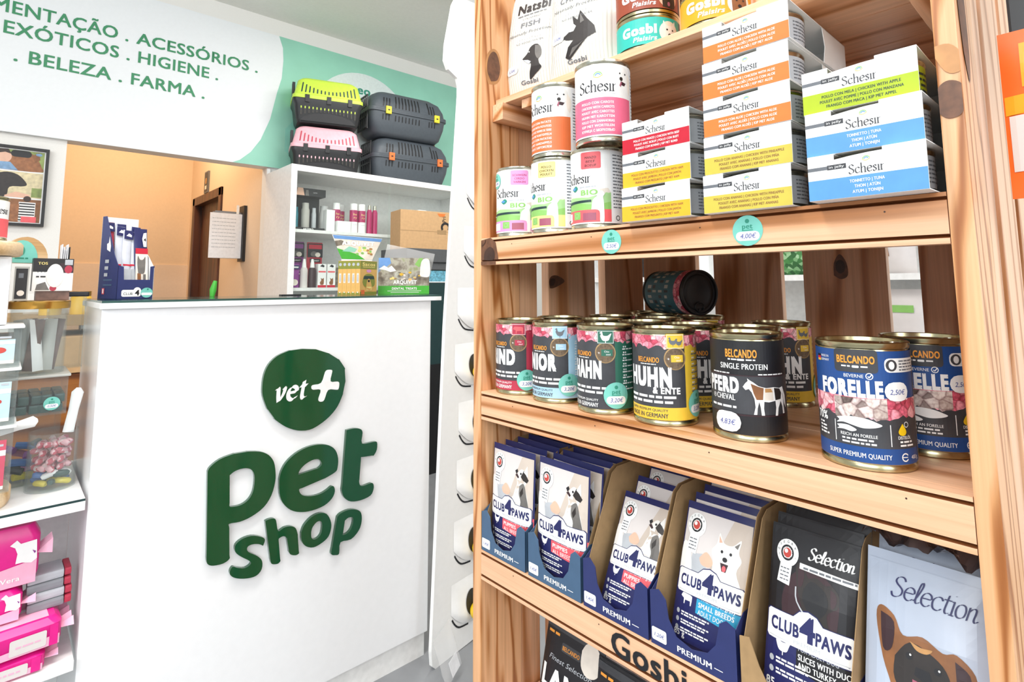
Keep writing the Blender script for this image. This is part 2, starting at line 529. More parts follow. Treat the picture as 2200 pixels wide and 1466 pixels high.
class Art:
    """flat printed shapes (millimetres), later laid on a label's own surface"""

    def __init__(s):
        s.it = []

    def poly(s, pts, m, l=1, holes=(), smooth=False):
        loops = [smooth_path(list(pts) + [pts[0]])[:-1] if smooth else list(pts)] + [list(h) for h in holes]
        flat = [p for q in loops for p in q]
        for T in tessellate_polygon([[Vector((p[0], p[1], 0)) for p in q] for q in loops]):
            s.it.append(([flat[k] for k in T], m, l))
        return s

    def rect(s, x0, y0, x1, y1, m, l=1, r=0):
        if r:
            pts = []
            for cx, cy, a in ((x1 - r, y1 - r, 0), (x0 + r, y1 - r, 90), (x0 + r, y0 + r, 180), (x1 - r, y0 + r, 270)):
                pts += [(cx + r * math.cos(math.radians(a + t)), cy + r * math.sin(math.radians(a + t))) for t in (0, 30, 60, 90)]
            return s.poly(pts, m, l)
        s.it.append(([(x0, y0), (x1, y0), (x1, y1)], m, l))
        s.it.append(([(x0, y0), (x1, y1), (x0, y1)], m, l))
        return s

    def disc(s, cx, cy, rx, m, l=1, ry=None, n=28):
        ry = ry or rx
        return s.poly([(cx + rx * math.cos(2 * PI * k / n), cy + ry * math.sin(2 * PI * k / n)) for k in range(n)], m, l)

    def ring(s, cx, cy, r0, r1, m, l=1, n=28, a0=0, a1=360):
        for k in range(n):
            a, b = math.radians(a0 + (a1 - a0) * k / n), math.radians(a0 + (a1 - a0) * (k + 1) / n)
            q = [(cx + r * math.cos(t), cy + r * math.sin(t)) for r, t in ((r0, a), (r1, a), (r1, b), (r0, b))]
            s.it += [((q[0], q[1], q[2]), m, l), ((q[0], q[2], q[3]), m, l)]
        return s

    def text(s, t, x, y, h, m, l=2, al='C', w=None, bold=0.0, shear=0.0, sx=1.0, rot=0.0):
        """capital height H; W forces the width (condensed lettering)"""
        T, tw = text_tris(t, bold)
        kx = (w / tw) if w else h * sx
        ox = {'C': -tw * kx / 2, 'L': 0, 'R': -tw * kx}[al]
        ca, sa = math.cos(rot), math.sin(rot)
        e, f = bold * kx * 1.1, bold * h * .8     # bold print: the glyph struck again slightly aside
        st = [(0, 0)] if bold <= 0 else [(-e, 0), (e, 0)] if h < 6.5 else [(-e, -f), (e, -f), (-e, f), (e, f), (0, 0)]
        for du, dv in st:
            for tr in T:
                q = []
                for p in tr:
                    u, v = ox + p[0] * kx + shear * p[1] * h + du, p[1] * h + dv
                    q.append((x + u * ca - v * sa, y + u * sa + v * ca))
                s.it.append((q, m, l))
        return s

    def greek(s, x0, x1, y, h, m, l=2, seed=1):
        """a line of print too small to read: word-long dashes"""
        g = random.Random(seed * 31 + int(x0 * 7) + int(y * 13))
        x = x0
        while x < x1 - h:
            wd = min(h * g.uniform(1.5, 5.5), x1 - x)
            s.rect(x, y, x + wd, y + h, m, l)
            x += wd + h * .7
        return s

    def stroke(s, pts, wdt, m, l=2, smooth=True, nib=None):
        """nib: (angle, thickness ratio) for broad-pen lettering, else a round pen of width WDT"""
        p = smooth_path(pts, 3) if smooth else pts
        for a, b in zip(p, p[1:]):
            d = math.hypot(b[0] - a[0], b[1] - a[1]) or 1e-6
            if nib:
                nx, ny = wdt / 2 * math.cos(nib[0]), wdt / 2 * math.sin(nib[0])
                t = wdt * nib[1] / 2
                px, py = -(b[1] - a[1]) / d * t, (b[0] - a[0]) / d * t
                if (nx * px + ny * py) < 0:
                    px, py = -px, -py
                nx, ny = nx + px, ny + py
            else:
                nx, ny = -(b[1] - a[1]) / d * wdt / 2, (b[0] - a[0]) / d * wdt / 2
            q = [(a[0] - nx, a[1] - ny), (b[0] - nx, b[1] - ny), (b[0] + nx, b[1] + ny), (a[0] + nx, a[1] + ny)]
            if (q[1][0] - q[0][0]) * (q[2][1] - q[0][1]) - (q[1][1] - q[0][1]) * (q[2][0] - q[0][0]) < 0:
                q = q[::-1]
            s.it += [((q[0], q[1], q[2]), m, l), ((q[0], q[2], q[3]), m, l)]
        return s

    def pen(s, t, x, y, h, m, l=2, al='C', pw=.085, shear=0.0, track=.03, nib=(.45, .28), rot=0.0):
        """broad-pen serif lettering of cap height ~0.73 H"""
        tw = sum(NIB[c][0] + track for c in t) - track
        cx = {'C': -tw / 2, 'L': 0, 'R': -tw}[al]
        ca, sa = math.cos(rot), math.sin(rot)
        for c in t:
            wd, st = NIB[c]
            for q in st:
                pts = [((cx + a + shear * b) * h, b * h) for a, b in q]
                s.stroke([(x + u * ca - v * sa, y + u * sa + v * ca) for u, v in pts], pw * h, m, l, nib=nib)
            cx += wd + track
        return s

    def add(s, other, dx=0, dy=0, k=1.0, l=0, kx=None):
        for q, m, a in other.it:
            s.it.append(([(dx + p[0] * (kx or k), dy + p[1] * k) for p in q], m, a + l))
        return s

    def clip(s, x0, y0, x1, y1):
        """keep what lies inside the rectangle"""
        out = []
        for q, m, l in s.it:
            P = list(q)
            for ax, lim, sg in ((0, x0, 1), (0, x1, -1), (1, y0, 1), (1, y1, -1)):
                R = []
                for i, a in enumerate(P):
                    b = P[(i + 1) % len(P)]
                    da, db = sg * (a[ax] - lim), sg * (b[ax] - lim)
                    if da >= 0:
                        R.append(a)
                    if (da > 0) != (db > 0) and abs(da - db) > 1e-12:
                        t = da / (da - db)
                        R.append((a[0] + (b[0] - a[0]) * t, a[1] + (b[1] - a[1]) * t))
                P = R
                if len(P) < 3:
                    break
            for k in range(1, len(P) - 1):
                out.append(((P[0], P[k], P[k + 1]), m, l))
        s.it = out
        return s

    def build(s, name, fmap, parent=None, cut=None, loc=None, rot=None, eps=0.00013):
        """cut = (step_u, step_v) in mm: facets the print so that it follows a curved surface"""
        bm = bmesh.new()
        names = []
        for i, (q, m, l) in enumerate(s.it):
            l += (i % 7) * .01 + i * min(.01, .6 / len(s.it))      # no two printed shapes share a plane
            if m not in names:
                names.append(m)
            f = bm.faces.new([bm.verts.new((p[0], p[1], l * 0.01)) for p in q])
            f.material_index = names.index(m)
        if cut:
            for ax in (0, 1):
                if cut[ax]:
                    lo = min(v.co[ax] for v in bm.verts)
                    hi = max(v.co[ax] for v in bm.verts)
                    k = math.floor(lo / cut[ax]) + 1
                    while k * cut[ax] < hi:
                        co, no = [0, 0, 0], [0, 0, 0]
                        co[ax], no[ax] = k * cut[ax], 1
                        bmesh.ops.bisect_plane(bm, geom=bm.verts[:] + bm.edges[:] + bm.faces[:], plane_co=co, plane_no=no, dist=1e-5)
                        k += 1
        for v in bm.verts:
            v.co = Vector(fmap(v.co.x / 1000, v.co.y / 1000, (v.co.z / 0.01 + .6) * eps))
        return link(name, bm, names, parent, loc, rot)


def flat(y, x0=0.0, z0=0.0):
    """print on an upright face that looks toward -y"""
    return lambda u, v, o: (x0 + u, y - o, z0 + v)


def wrap(r, z0=0.0):
    """print round an upright cylinder, u = 0 looks toward -y"""
    return lambda u, v, o: ((r + o) * math.sin(u / r), -(r + o) * math.cos(u / r), z0 + v)


RZ = -PI / 2   # turns a thing built facing -y so that it faces -x


def facing(x, y, phi):
    """rotation for a thing at x, y whose front looks at the camera, then turned PHI degrees towards the viewer's left"""
    d = math.hypot(x, y)
    fx, fy = -x / d, -y / d
    lx, ly = -y / d, x / d
    c, s = math.cos(math.radians(phi)), math.sin(math.radians(phi))
    return math.atan2(fy * c + ly * s, fx * c + lx * s) + PI / 2

# ================================================================ the setting
bm = bmesh.new()
box(bm, -2.75, -2.75, -0.05, 3.15, 6.0, 0)
structure('floor', bm, 'floor_tile')
structure('ceiling', box(bmesh.new(), -2.75, -2.75, 2.79, 3.15, 6.0, 2.87), 'ceiling_paint')
bm = bmesh.new()
box(bm, -2.75, 3.53, 0, 0.195, 3.63, 2.79)
box(bm, 0.195, 3.53, 1.822, 1.175, 3.63, 2.79)
box(bm, 1.175, 3.53, 0, 3.15, 3.63, 2.79)
structure('wall_back', bm, 'wall_paint')


def wall_with_window(name, x0, y0, x1, y1, a0, a1, z0, z1):
    """a wall slab with one window opening from a0 to a1 along its length"""
    b = bmesh.new()
    if x1 - x0 > y1 - y0:
        for q in ((x0, y0, 0, a0, y1, 2.79), (a1, y0, 0, x1, y1, 2.79), (a0, y0, 0, a1, y1, z0), (a0, y0, z1, a1, y1, 2.79)):
            box(b, *q)
    else:
        for q in ((x0, y0, 0, x1, a0, 2.79), (x0, a1, 0, x1, y1, 2.79), (x0, a0, 0, x1, a1, z0), (x0, a0, z1, x1, a1, 2.79)):
            box(b, *q)
    return structure(name, b, 'wall_paint')


wall_with_window('wall_front', -2.75, -2.75, 3.15, -2.63, -1.5, 2.3, 0.35, 2.55)
wall_with_window('wall_left', -2.75, -2.63, -2.63, 3.53, -1.7, 2.1, 0.4, 2.55)
structure('wall_right', box(bmesh.new(), 3.03, -2.63, 0, 3.15, 3.53, 2.79), 'wall_paint')
for i, (x0, y0, x1, y1, z0) in enumerate(((-1.5, -2.70, 2.3, -2.68, 0.35), (-2.70, -1.7, -2.68, 2.1, 0.4))):
    b = bmesh.new()
    f = .05
    if x1 - x0 > 1:
        for a in (x0, (x0 + x1) / 2 - f / 2, x1 - f):
            box(b, a, y0 - .02, z0, a + f, y1 + .02, 2.55)
        box(b, x0, y0 - .02, z0, x1, y1 + .02, z0 + f)
        box(b, x0, y0 - .02, 2.5, x1, y1 + .02, 2.55)
    else:
        for a in (y0, (y0 + y1) / 2 - f / 2, y1 - f):
            box(b, x0 - .02, a, z0, x1 + .02, a + f, 2.55)
        box(b, x0 - .02, y0, z0, x1 + .02, y1, z0 + f)
        box(b, x0 - .02, y0, 2.5, x1 + .02, y1, 2.55)
    wn = structure('window_%d' % (i + 1), b, 'white')
    link('pane', box(bmesh.new(), x0 + .002, y0 + .008, z0 + .01, x1 - .002, y1 - .008, 2.54) if x1 - x0 > 1 else box(bmesh.new(), x0 + .008, y0 + .002, z0 + .01, x1 - .008, y1 - .002, 2.54), 'window_glass', wn)
# the corridor behind the opening
structure('wall_corridor_back', box(bmesh.new(), -1.3, 5.56, 0, 1.3, 5.68, 2.79), 'corridor_paint')
bm = bmesh.new()
for q in ((1.2, 3.63, 0, 1.3, 4.575, 2.79), (1.2, 4.575, 1.845, 1.3, 5.43, 2.79), (1.2, 5.43, 0, 1.3, 5.56, 2.79)):
    box(bm, *q)
structure('wall_corridor_right', bm, 'corridor_paint')
structure('wall_corridor_left', box(bmesh.new(), -1.3, 3.63, 0, -1.2, 5.56, 2.79), 'corridor_paint')
structure('trim_1', box(bmesh.new(), -1.2, 5.548, 0, 1.2, 5.56, 1.27), 'wainscot')
bm = bmesh.new()
for q in ((1.185, 4.575, 0, 1.3, 4.645, 1.845), (1.185, 5.36, 0, 1.3, 5.43, 1.845), (1.185, 4.575, 1.775, 1.3, 5.43, 1.845)):
    box(bm, *q, 0, .006)
dr = structure('door_1', bm, 'door_brown')
bm = box(bmesh.new(), 1.245, 4.645, 0.01, 1.285, 5.36, 1.775)
for z0, z1 in ((.15, .85), (1.0, 1.65)):
    box(bm, 1.238, 4.74, z0, 1.246, 5.26, z1, 0, .004)
link('door_leaf', bm, 'door_brown', dr)
bm = tube(bmesh.new(), [(1.245, 4.70, .98), (1.20, 4.70, .98), (1.195, 4.80, .98)], .009)
link('door_handle', bm, 'tin', dr, smooth=True)
structure('trim_2', box(bmesh.new(), 1.165, 3.515, 0, 1.185, 3.53, 1.81), 'white')

# small picture above the brown door
t = thing('door_sign', 'small dark picture on the orange wall above the brown door', 'picture', (1.199, 5.03, 1.94))
bxo('sign_plate', -.012, -.055, -.09, 0, .055, .09, 'grey_text', t)
Art().rect(-45, -80, 45, 80, 'slate').disc(0, 10, 26, 'tan_coat', 2).rect(-25, -60, 25, -30, 'pale', 2).build('print', lambda u, v, o: (-.0121 - o * 4, -u, v), t)

# ---------------------------------------------------------------- banner above the opening
t = thing('wall_banner', 'large white and green printed banner across the wall above the doorway', 'banner', (0, 3.53, 0))
bxo('panel', -1.6, -.03, 1.817, 2.72, 0, 2.672, 'banner', t)
a = Art()
a.poly([(1200, 2672), (1226, 2600), (1232, 2518), (1226, 2400), (1200, 2297), (1165, 2120), (1114, 1981), (1060, 1895), (1000, 1837), (960, 1817), (2720, 1817), (2720, 2672)], 'banner_green')
a.disc(1800, 2170, 395, 'banner_pale', 2, 405, 48)
a.text('eo', 1795, 2425, 62, 'teal_dark', 3, bold=.04, sx=1.1)
a.poly([(2240, 1840), (2230, 2010), (2262, 2110), (2300, 2150), (2330, 2235), (2352, 2160), (2372, 2250), (2400, 2160), (2420, 2040), (2410, 1840)], 'brown_coat', 3, smooth=True)
a.disc(2330, 2090, 22, 'hair_brown', 4, 40).poly([(2350, 2160), (2372, 2232), (2390, 2150)], 'tan_coat', 4)
a.text('ALIMENTAÇÃO .', 412, 2397, 66, 'text_green', 2, 'R', w=668, bold=.022).text('ACESSÓRIOS .', 1077, 2397, 66, 'text_green', 2, 'R', w=626, bold=.022)
a.text('. EXÓTICOS . HIGIENE .', 858, 2294, 66, 'text_green', 2, 'R', w=985, bold=.022)
a.text('. BELEZA . FARMA .', 792, 2166, 66, 'text_green', 2, 'R', w=822, bold=.022)
for k in range(9):
    a.rect(1262 + k * 7, 1930 - k * 4, 1265 + k * 7, 2080 + k * 9, 'teal', 2)
a.clip(-1600, 1817, 2720, 2672)
a.build('artwork', flat(-.03), t, eps=.0006)

# framed poster left of the opening
t = thing('framed_poster', 'black framed poster of pet photos on the white wall beside the opening', 'picture', (-.17, 3.53, 1.565))
bm = bmesh.new()
for q in ((-.30, -.03, -.19, .30, 0, -.178), (-.30, -.03, .178, .30, 0, .19), (-.30, -.03, -.178, -.288, 0, .178), (.288, -.03, -.178, .30, 0, .178)):
    box(bm, *q)
link('frame', bm, 'black', t)
a = Art().rect(-288, -178, 288, 178, 'print_white', 0)
a.rect(-288, 75, 283, 173, 'meadow').rect(-288, -55, 283, 68, 'sand').rect(-288, -173, 283, -62, 'brown_coat')
a.poly([(110, 75), (135, 130), (170, 160), (215, 168), (250, 150), (275, 100), (270, 75)], 'horse', 2, smooth=True)
a.poly([(236, 150), (262, 172), (268, 135), (250, 120)], 'brown_coat', 3)
a.disc(130, 138, 34, 'skin_print', 2).poly([(98, 145), (115, 172), (150, 174), (165, 150), (140, 158)], 'hair_brown', 3).poly([(70, 75), (100, 110), (160, 112), (190, 75)], 'denim', 3)
a.rect(160, 140, 235, 172, 'black', 4, 14).disc(262, 160, 12, 'denim', 4, 7)
a.poly([(60, -55), (95, 30), (140, 62), (190, 55), (225, 15), (215, 0), (165, -8), (150, -55)], 'dark_coat', 2, smooth=True).poly([(150, -48), (190, -28), (240, -40), (240, -55), (150, -55)], 'skin_print', 3)
a.rect(245, -50, 283, -5, 'meadow', 2).disc(232, -60, 14, 'hair_brown', 4)
for k in range(7):
    a.rect(205, -165 + k * 13, 262, -159 + k * 13, 'black', 3)
a.rect(203, -170, 264, -76, 'stripe_shirt', 2).rect(215, -173, 270, -145, 'coral', 4).poly([(120, -173), (150, -90), (205, -85), (205, -173)], 'horse', 2)
a.clip(-288, -178, 288, 178).build('photo_print', flat(-.012), t, eps=.0004)

# ---------------------------------------------------------------- white shop counter
CY = 1.45
t = thing('shop_counter', 'white shop counter with green raised lettering on its front', 'counter', (0, CY, 0))
bm = box(bmesh.new(), .160, .012, .068, .995, .34, 1.036, 0, .002)
link('body', bm, 'white_gloss', t)
bxo('plinth', .165, .022, 0, .990, .33, .068, 'white', t)
bxo('worktop', .155, 0, 1.036, 1.027, .345, 1.0485, 'white_gloss', t, .0015)
bxo('glass_top', .158, .002, 1.0485, 1.024, .343, 1.0535, 'teal_glass_edge', t)
G = {
    'disc': [(589, 920), (625, 916), (662, 902), (692, 882), (708, 859), (711, 823), (704, 788), (690, 759), (668, 736), (640, 719), (614, 711), (583, 715), (553, 729), (527, 750), (505, 782), (494, 812), (492, 836), (495, 864), (505, 888), (525, 907), (554, 918)],
    'plus': [(659, 859), (669, 858), (672, 853), (668, 828), (688, 825), (693, 819), (691, 805), (684, 804), (662, 806), (652, 782), (644, 778), (637, 781), (636, 788), (641, 809), (621, 812), (616, 817), (619, 824), (642, 827), (652, 854)],
    'P': [(378, 658), (383, 668), (403, 681), (432, 687), (466, 686), (494, 680), (514, 668), (527, 649), (532, 624), (532, 600), (524, 570), (507, 547), (480, 533), (454, 528), (430, 530), (434, 451), (421, 445), (400, 447), (389, 453), (385, 463)],
    'Ph': [(426, 640), (438, 647), (456, 649), (472, 644), (481, 631), (483, 612), (480, 589), (471, 574), (456, 566), (438, 566), (429, 569)],
    'e': [(542, 602), (546, 621), (558, 641), (581, 658), (611, 668), (642, 669), (670, 661), (688, 645), (696, 622), (695, 599), (689, 589), (663, 580), (593, 568), (596, 558), (606, 549), (628, 543), (651, 543), (669, 549), (680, 555), (687, 551), (689, 538), (681, 523), (661, 511), (629, 507), (599, 511), (573, 523), (553, 545), (544, 569)],
    'eh': [(589, 604), (593, 615), (606, 626), (625, 633), (641, 632), (649, 623), (650, 615), (642, 609)],
    't': [(718, 692), (741, 693), (759, 688), (766, 677), (765, 648), (798, 646), (811, 643), (811, 623), (802, 609), (763, 612), (759, 547), (763, 537), (775, 534), (796, 536), (803, 530), (803, 517), (794, 503), (766, 498), (736, 502), (717, 516), (709, 535)],
    's': [(509, 457), (499, 464), (483, 468), (473, 465), (475, 454), (496, 438), (508, 423), (508, 404), (496, 393), (475, 394), (452, 402), (439, 412), (436, 422), (442, 431), (453, 425), (470, 419), (482, 424), (479, 432), (458, 449), (446, 463), (446, 478), (460, 487), (482, 488), (504, 479), (513, 470)],
    'h': [(512, 513), (520, 515), (532, 514), (538, 507), (544, 481), (558, 485), (574, 484), (587, 476), (593, 460), (598, 412), (590, 410), (578, 415), (573, 422), (566, 458), (558, 465), (547, 463), (546, 458), (552, 408), (545, 404), (532, 408), (528, 417)],
    'o': [(602, 459), (609, 476), (628, 491), (650, 495), (668, 488), (679, 470), (682, 451), (675, 430), (657, 419), (635, 415), (615, 424), (604, 440)],
    'oh': [(628, 454), (631, 465), (642, 475), (653, 474), (657, 462), (655, 444), (647, 435), (636, 434), (629, 441)],
    'p': [(698, 472), (708, 479), (732, 482), (754, 476), (767, 464), (769, 441), (761, 420), (739, 404), (709, 405), (706, 378), (696, 377), (684, 383), (686, 399)],
    'ph': [(720, 457), (730, 462), (742, 459), (744, 446), (738, 430), (727, 422), (715, 422)],
}


def slab(bm, loops, y0, y1, mi=0):
    """outline with holes as a plate of real thickness between y0 (front) and y1; millimetre loops in x, z"""
    def pad(q):
        o = []
        for a, b in zip(q, q[1:] + q[:1]):
            o.append(a)
            if math.hypot(b[0] - a[0], b[1] - a[1]) > 34:
                o += [(a[0] + (b[0] - a[0]) * f, a[1] + (b[1] - a[1]) * f) for f in (.12, .5, .88)]
        return o
    loops = [smooth_path(pad(q) + [q[0]], 3)[:-1] for q in loops]
    F = [[bm.verts.new((p[0] / 1000, y0, p[1] / 1000)) for p in q] for q in loops]
    B = [[bm.verts.new((p[0] / 1000, y1, p[1] / 1000)) for p in q] for q in loops]
    fl, bl = sum(F, []), sum(B, [])
    fs = []
    for T in tessellate_polygon([[Vector((p[0], p[1], 0)) for p in q] for q in loops]):
        for V in (fl, bl):
            fs.append(bm.faces.new([V[k] for k in T]))
    for f, b in zip(F, B):
        for i in range(len(f)):
            j = (i + 1) % len(f)
            fs.append(bm.faces.new((f[i], f[j], b[j], b[i])))
    for f in fs:
        f.material_index = mi
    bmesh.ops.recalc_face_normals(bm, faces=fs)


bm = bmesh.new()
slab(bm, [G['disc']], .002, .012)
disc = link('logo_disc', bm, 'shop_green', t)
bm = bmesh.new()
slab(bm, [G['plus']], .0012, .003)
link('plus_cutout', bm, 'white', disc)
Art().pen('vet', 563, 794, 70, 'white', 1, pw=.13, shear=.12, track=.07, nib=(.6, .25)).build('script_lettering', flat(.0018), disc)
for k, h in (('P', 'Ph'), ('e', 'eh'), ('t', None), ('s', None), ('h', None), ('o', 'oh'), ('p', 'ph')):
    bm = bmesh.new()
    slab(bm, [G[k]] + ([G[h]] if h else []), .002, .012)
    link('raised_letter', bm, 'shop_green', t)

# ---------------------------------------------------------------- pine display shelf
XF, XB, YL, YR = .55, .99, .671, .087      # shelf front, back, inner faces of the left and right sides
TH = .0185
LV = {'top': 1.386, 'cans': 1.1556, 'tins': .9221, 'pouch': .6936, 'low': .4600, 'base': .2300}
shelf = thing('wooden_display_shelf', 'tall pine display shelf stocked with tins and pouches', 'shelf', (0, 0, 0))
for y0, y1 in ((YL, YL + TH), (YR - .0155, YR)):
    o = bxo('post', XF, y0, 0, .632, y1, 1.98, 'pine_post', shelf, .0012)
    for x0, x1 in ((.6325, .674), (.703, .830), (.8616, .988)):
        bxo('side_board', x0, y0 + (.0015 if y0 > .3 else 0), 0, x1, y1 - (0 if y0 > .3 else .0015), 1.96, 'pine_Z', shelf, .001)
    knots = Art()
    if y0 < .3:
        knots.poly([(-8, -14), (-2, -19), (6, -17), (9, -6), (8, 7), (0, 12), (-7, 8), (-10, -3)], 'knot', 2, smooth=True)
        knots.poly([(-11, 42), (2, 42), (10, 30), (8, 18), (-2, 20)], 'knot_halo', 1, smooth=True)
        knots.clip(-7.6, -60, 7.6, 60).build('knot', lambda u, v, o: (XF - o, YR - .0078 - u, 1.233 + v), bpy.data.objects[o.name], eps=.0003)
        k2 = Art().poly([(8, -40), (26, -62), (36, -30), (34, 20), (22, 44), (8, 30), (0, 0)], 'knot', 1, smooth=True)
        k2.build('knot', lambda u, v, o: (XF + .012 + u, YR - .0155 - o, 1.312 + v), bpy.data.objects[o.name], eps=.0003)
    else:
        k3 = Art().poly([(30, -22), (44, -16), (50, 4), (44, 26), (34, 30), (24, 16), (22, -6)], 'knot', 1, smooth=True)
        k3.poly([(24, -28), (44, -22), (54, 2), (47, 30), (34, 35), (21, 20), (18, -8)], 'knot_halo', 0, smooth=True)
        k3.build('knot', lambda u, v, o: (XF - .010 + u, YL - o, 1.438 + v), bpy.data.objects[o.name], eps=.0003)
for i, (y0, y1) in enumerate(((.0715, .196), (.237, .357), (.393, .516), (.553, .671))):
    o = bxo('back_slat', XB, y0, 0, XB + .015, y1, 1.96, 'pine_Z', shelf, .001)
    if i == 1:
        Art().disc(0, 4, 7, 'knot_dark', 2, 11).poly([(-10, -10), (-9, 10), (0, 24), (9, 10), (10, -10), (0, -16)], 'knot', 1, smooth=True).build('knot', lambda u, v, q: (XB - q, .300 - u, 1.106 + v), o, eps=.0003)
o = bpy.data.objects['side_board.001']
Art().poly([(2, -10), (14, -9), (40, 2), (22, 12), (6, 11), (0, 2)], 'knot', 1, smooth=True).poly([(3, -6), (12, -4), (14, 6), (4, 6)], 'knot_dark', 2, smooth=True).build('knot', lambda u, v, q: (.704 + u, YL + .0015 - q, 1.087 + v), o, eps=.0003)


def fascia(zt, zb):
    """grooved front board of one shelf, profile in x, z swept along y"""
    h = zt - zb
    g1, g2, d, k = zt - .0050, zb + .0062, .0035, .0016
    pr = [(XF, zt), (XF, g1 + k), (XF + d, g1), (XF, g1 - k), (XF, g2 + k), (XF + d, g2), (XF, g2 - k), (XF, zb), (XF + .016, zb), (XF + .016, zt)]
    b = bmesh.new()
    A = [b.verts.new((p[0], YR + .0004, p[1])) for p in pr]
    B = [b.verts.new((p[0], YL - .0004, p[1])) for p in pr]
    n = len(pr)
    for i in range(n):
        j = (i + 1) % n
        b.faces.new((A[i], A[j], B[j], B[i])).material_index = 1 if i in (1, 2, 4, 5) else 0
    b.faces.new(A)
    b.faces.new(B[::-1])
    bmesh.ops.recalc_face_normals(b, faces=b.faces[:])
    o = link('fascia', b, ['pine_Y', 'groove'], shelf)
    nails = Art()
    for y in (.13, .30, .45, .60):
        nails.disc(-y * 1000, (zt - .012) * 1000, .8, 'knot_dark', 1, n=8)
    nails.build('nail', lambda u, v, q: (XF - q, -u, v), o)
    return o


fas = {}
for k in ('cans', 'tins', 'pouch', 'low', 'base'):
    fas[k] = fascia(LV[k], LV[k] - .0415)
    for x0 in (.5665, .6715, .7765, .8815):
        bxo('shelf_board', x0, YR + .0006, LV[k] - .015, x0 + .1035, YL - .0006, LV[k], 'pine_Y', shelf, .0008)
Art().poly([(-671, -3), (-648, 0), (-636, -8), (-632, -24), (-630, -34), (-671, -34)], 'knot', 1).poly([(-664, -34), (-640, -34), (-640, -20), (-650, -14), (-662, -22)], 'knot_dark', 2, smooth=True).rect(-671, -41.5, -636, -36, 'knot', 1).stroke([(-668, -12), (-662, -8), (-660, -3)], 1.6, 'knot_dark', 3).build('knot', lambda u, v, q: (XF - q, -u, LV['cans'] + v), fas['cans'], eps=.0002)
Art().text('Gosbi', -383, 0, 26, 'print_black', 1, bold=.03, w=95).build('lettering', lambda u, v, q: (XF - q - .0004, -u, .6600 + v), fas['pouch'], eps=.0004)
for x0, x1 in ((.58, .682), (.684, .782), (.784, .882), (.884, .985)):
    bxo('shelf_board', x0, YR + .0006, LV['top'] - .010, x1, YL - .0006, LV['top'], 'pine_Y', shelf, .0008)
bxo('batten', .573, .6455, 1.3477, .985, YL - .0008, LV['top'] - .0104, 'pine_X', shelf, .0008)
bxo('batten', .573, YR + .0008, 1.3477, .985, .1125, LV['top'] - .0104, 'pine_X', shelf, .0008)
bxo('batten', .588, .583, 1.3610, .985, .617, LV['top'] - .0104, 'pine_X', shelf, .0008)
bxo('top_rail', .56, YR + .0008, 1.72, .578, YL - .0008, 1.78, 'pine_Y', shelf)


def sticker(parent, price, fm, r=16):
    a = Art().disc(0, 0, r, 'teal', 0).disc(0, r * .62, r * .14, 'teal_dark', 1).text('pet', 0, r * .12, r * .36, 'teal_dark', 1, bold=.04)
    a.rect(-r * .36, r * .0, r * .36, r * .05, 'teal_dark', 1).rect(-r * .78, -r * .66, r * .78, -r * .06, 'print_white', 1, r * .28).text(price, 0, -r * .5, r * .32, 'ink', 2, shear=.2)
    return a.build('price_sticker', fm, parent, cut=(4, 0))


sticker(fas['cans'], '2,50€', lambda u, v, q: (XF - q - .0003, .4185 - u, 1.1355 + v), 15)
sticker(fas['cans'], '4,00€', lambda u, v, q: (XF - q - .0003, .2485 - u, 1.1365 + v), 15.5)

# ================================================================ tins
def tin(t, r, h, mat_body='tin_gold', lid=True, lidm='tin'):
    """body with rolled rims and a stepped lid with a ring pull"""
    b = bmesh.new()
    lathe(b, [(0, .003), (r * .86, .003), (r * .90, 0), (r * .985, .0008), (r * .99, .0042), (r * .955, .0062), (r * .965, .0085), (r * .965, h - .0085), (r * .955, h - .0062), (r * .99, h - .0042), (r * .99, h - .0008), (r * .95, h), (r * .90, h - .0006), (r * .885, h - .0042)], 56)
    link('body', b, mat_body, t, smooth=True)
    if lid:
        b = bmesh.new()
        lathe(b, [(r * .888, h - .0040), (r * .80, h - .0044), (r * .76, h - .0034), (r * .6, h - .0036), (r * .56, h - .0044), (0, h - .0042)], 40)
        ld = link('lid', b, lidm, t, smooth=True)
        b = bmesh.new()
        tube(b, [(r * .62 + r * .2 * math.cos(q), r * .24 * math.sin(q), h - .0026) for q in [k * PI / 6 for k in range(13)]], .0011, 6)
        box(b, r * .70, -.0025, h - .0040, r * .86, .0025, h - .0022)
        link('ring_pull', b, lidm, ld, smooth=True)
    return t


def jagged(x0, x1, yt, yb, amp, seed, step=4):
    g = random.Random(seed)
    pts = [(x1, yt), (x0, yt)]
    x = x0
    while x < x1:
        pts.append((x, yb + g.uniform(-amp, amp)))
        x += step * g.uniform(.7, 1.4)
    return pts + [(x1, yb)]


def hen(a, cx, cy, k, m, l):
    a.poly([(cx + k * x, cy + k * y) for x, y in ((-4, 1), (-2, -2.5), (2, -2.5), (3.4, 0), (4.6, 3), (3.2, 2.4), (1.4, 1.2), (-1.6, 1.4), (-2.4, 4), (-3.2, 4.4), (-4.4, 3.2), (-3.4, 2.8))], m, l, smooth=True)
    a.rect(cx - .2 * k, cy - 4.4 * k, cx + .3 * k, cy - 2 * k, m, l)


def cow(a, cx, cy, k, m, l):
    a.poly([(cx + k * x, cy + k * y) for x, y in ((-5, 2), (-4, 3), (3, 2.8), (4.6, 2.2), (4.6, -1), (4.2, -4), (3.4, -4), (3.2, -1.2), (-1.6, -1.4), (-1.8, -4), (-2.6, -4), (-2.8, -.6), (-4.4, 0), (-5.6, .6))], m, l)


CIRC = lambda r: 2 * PI * r * 1000


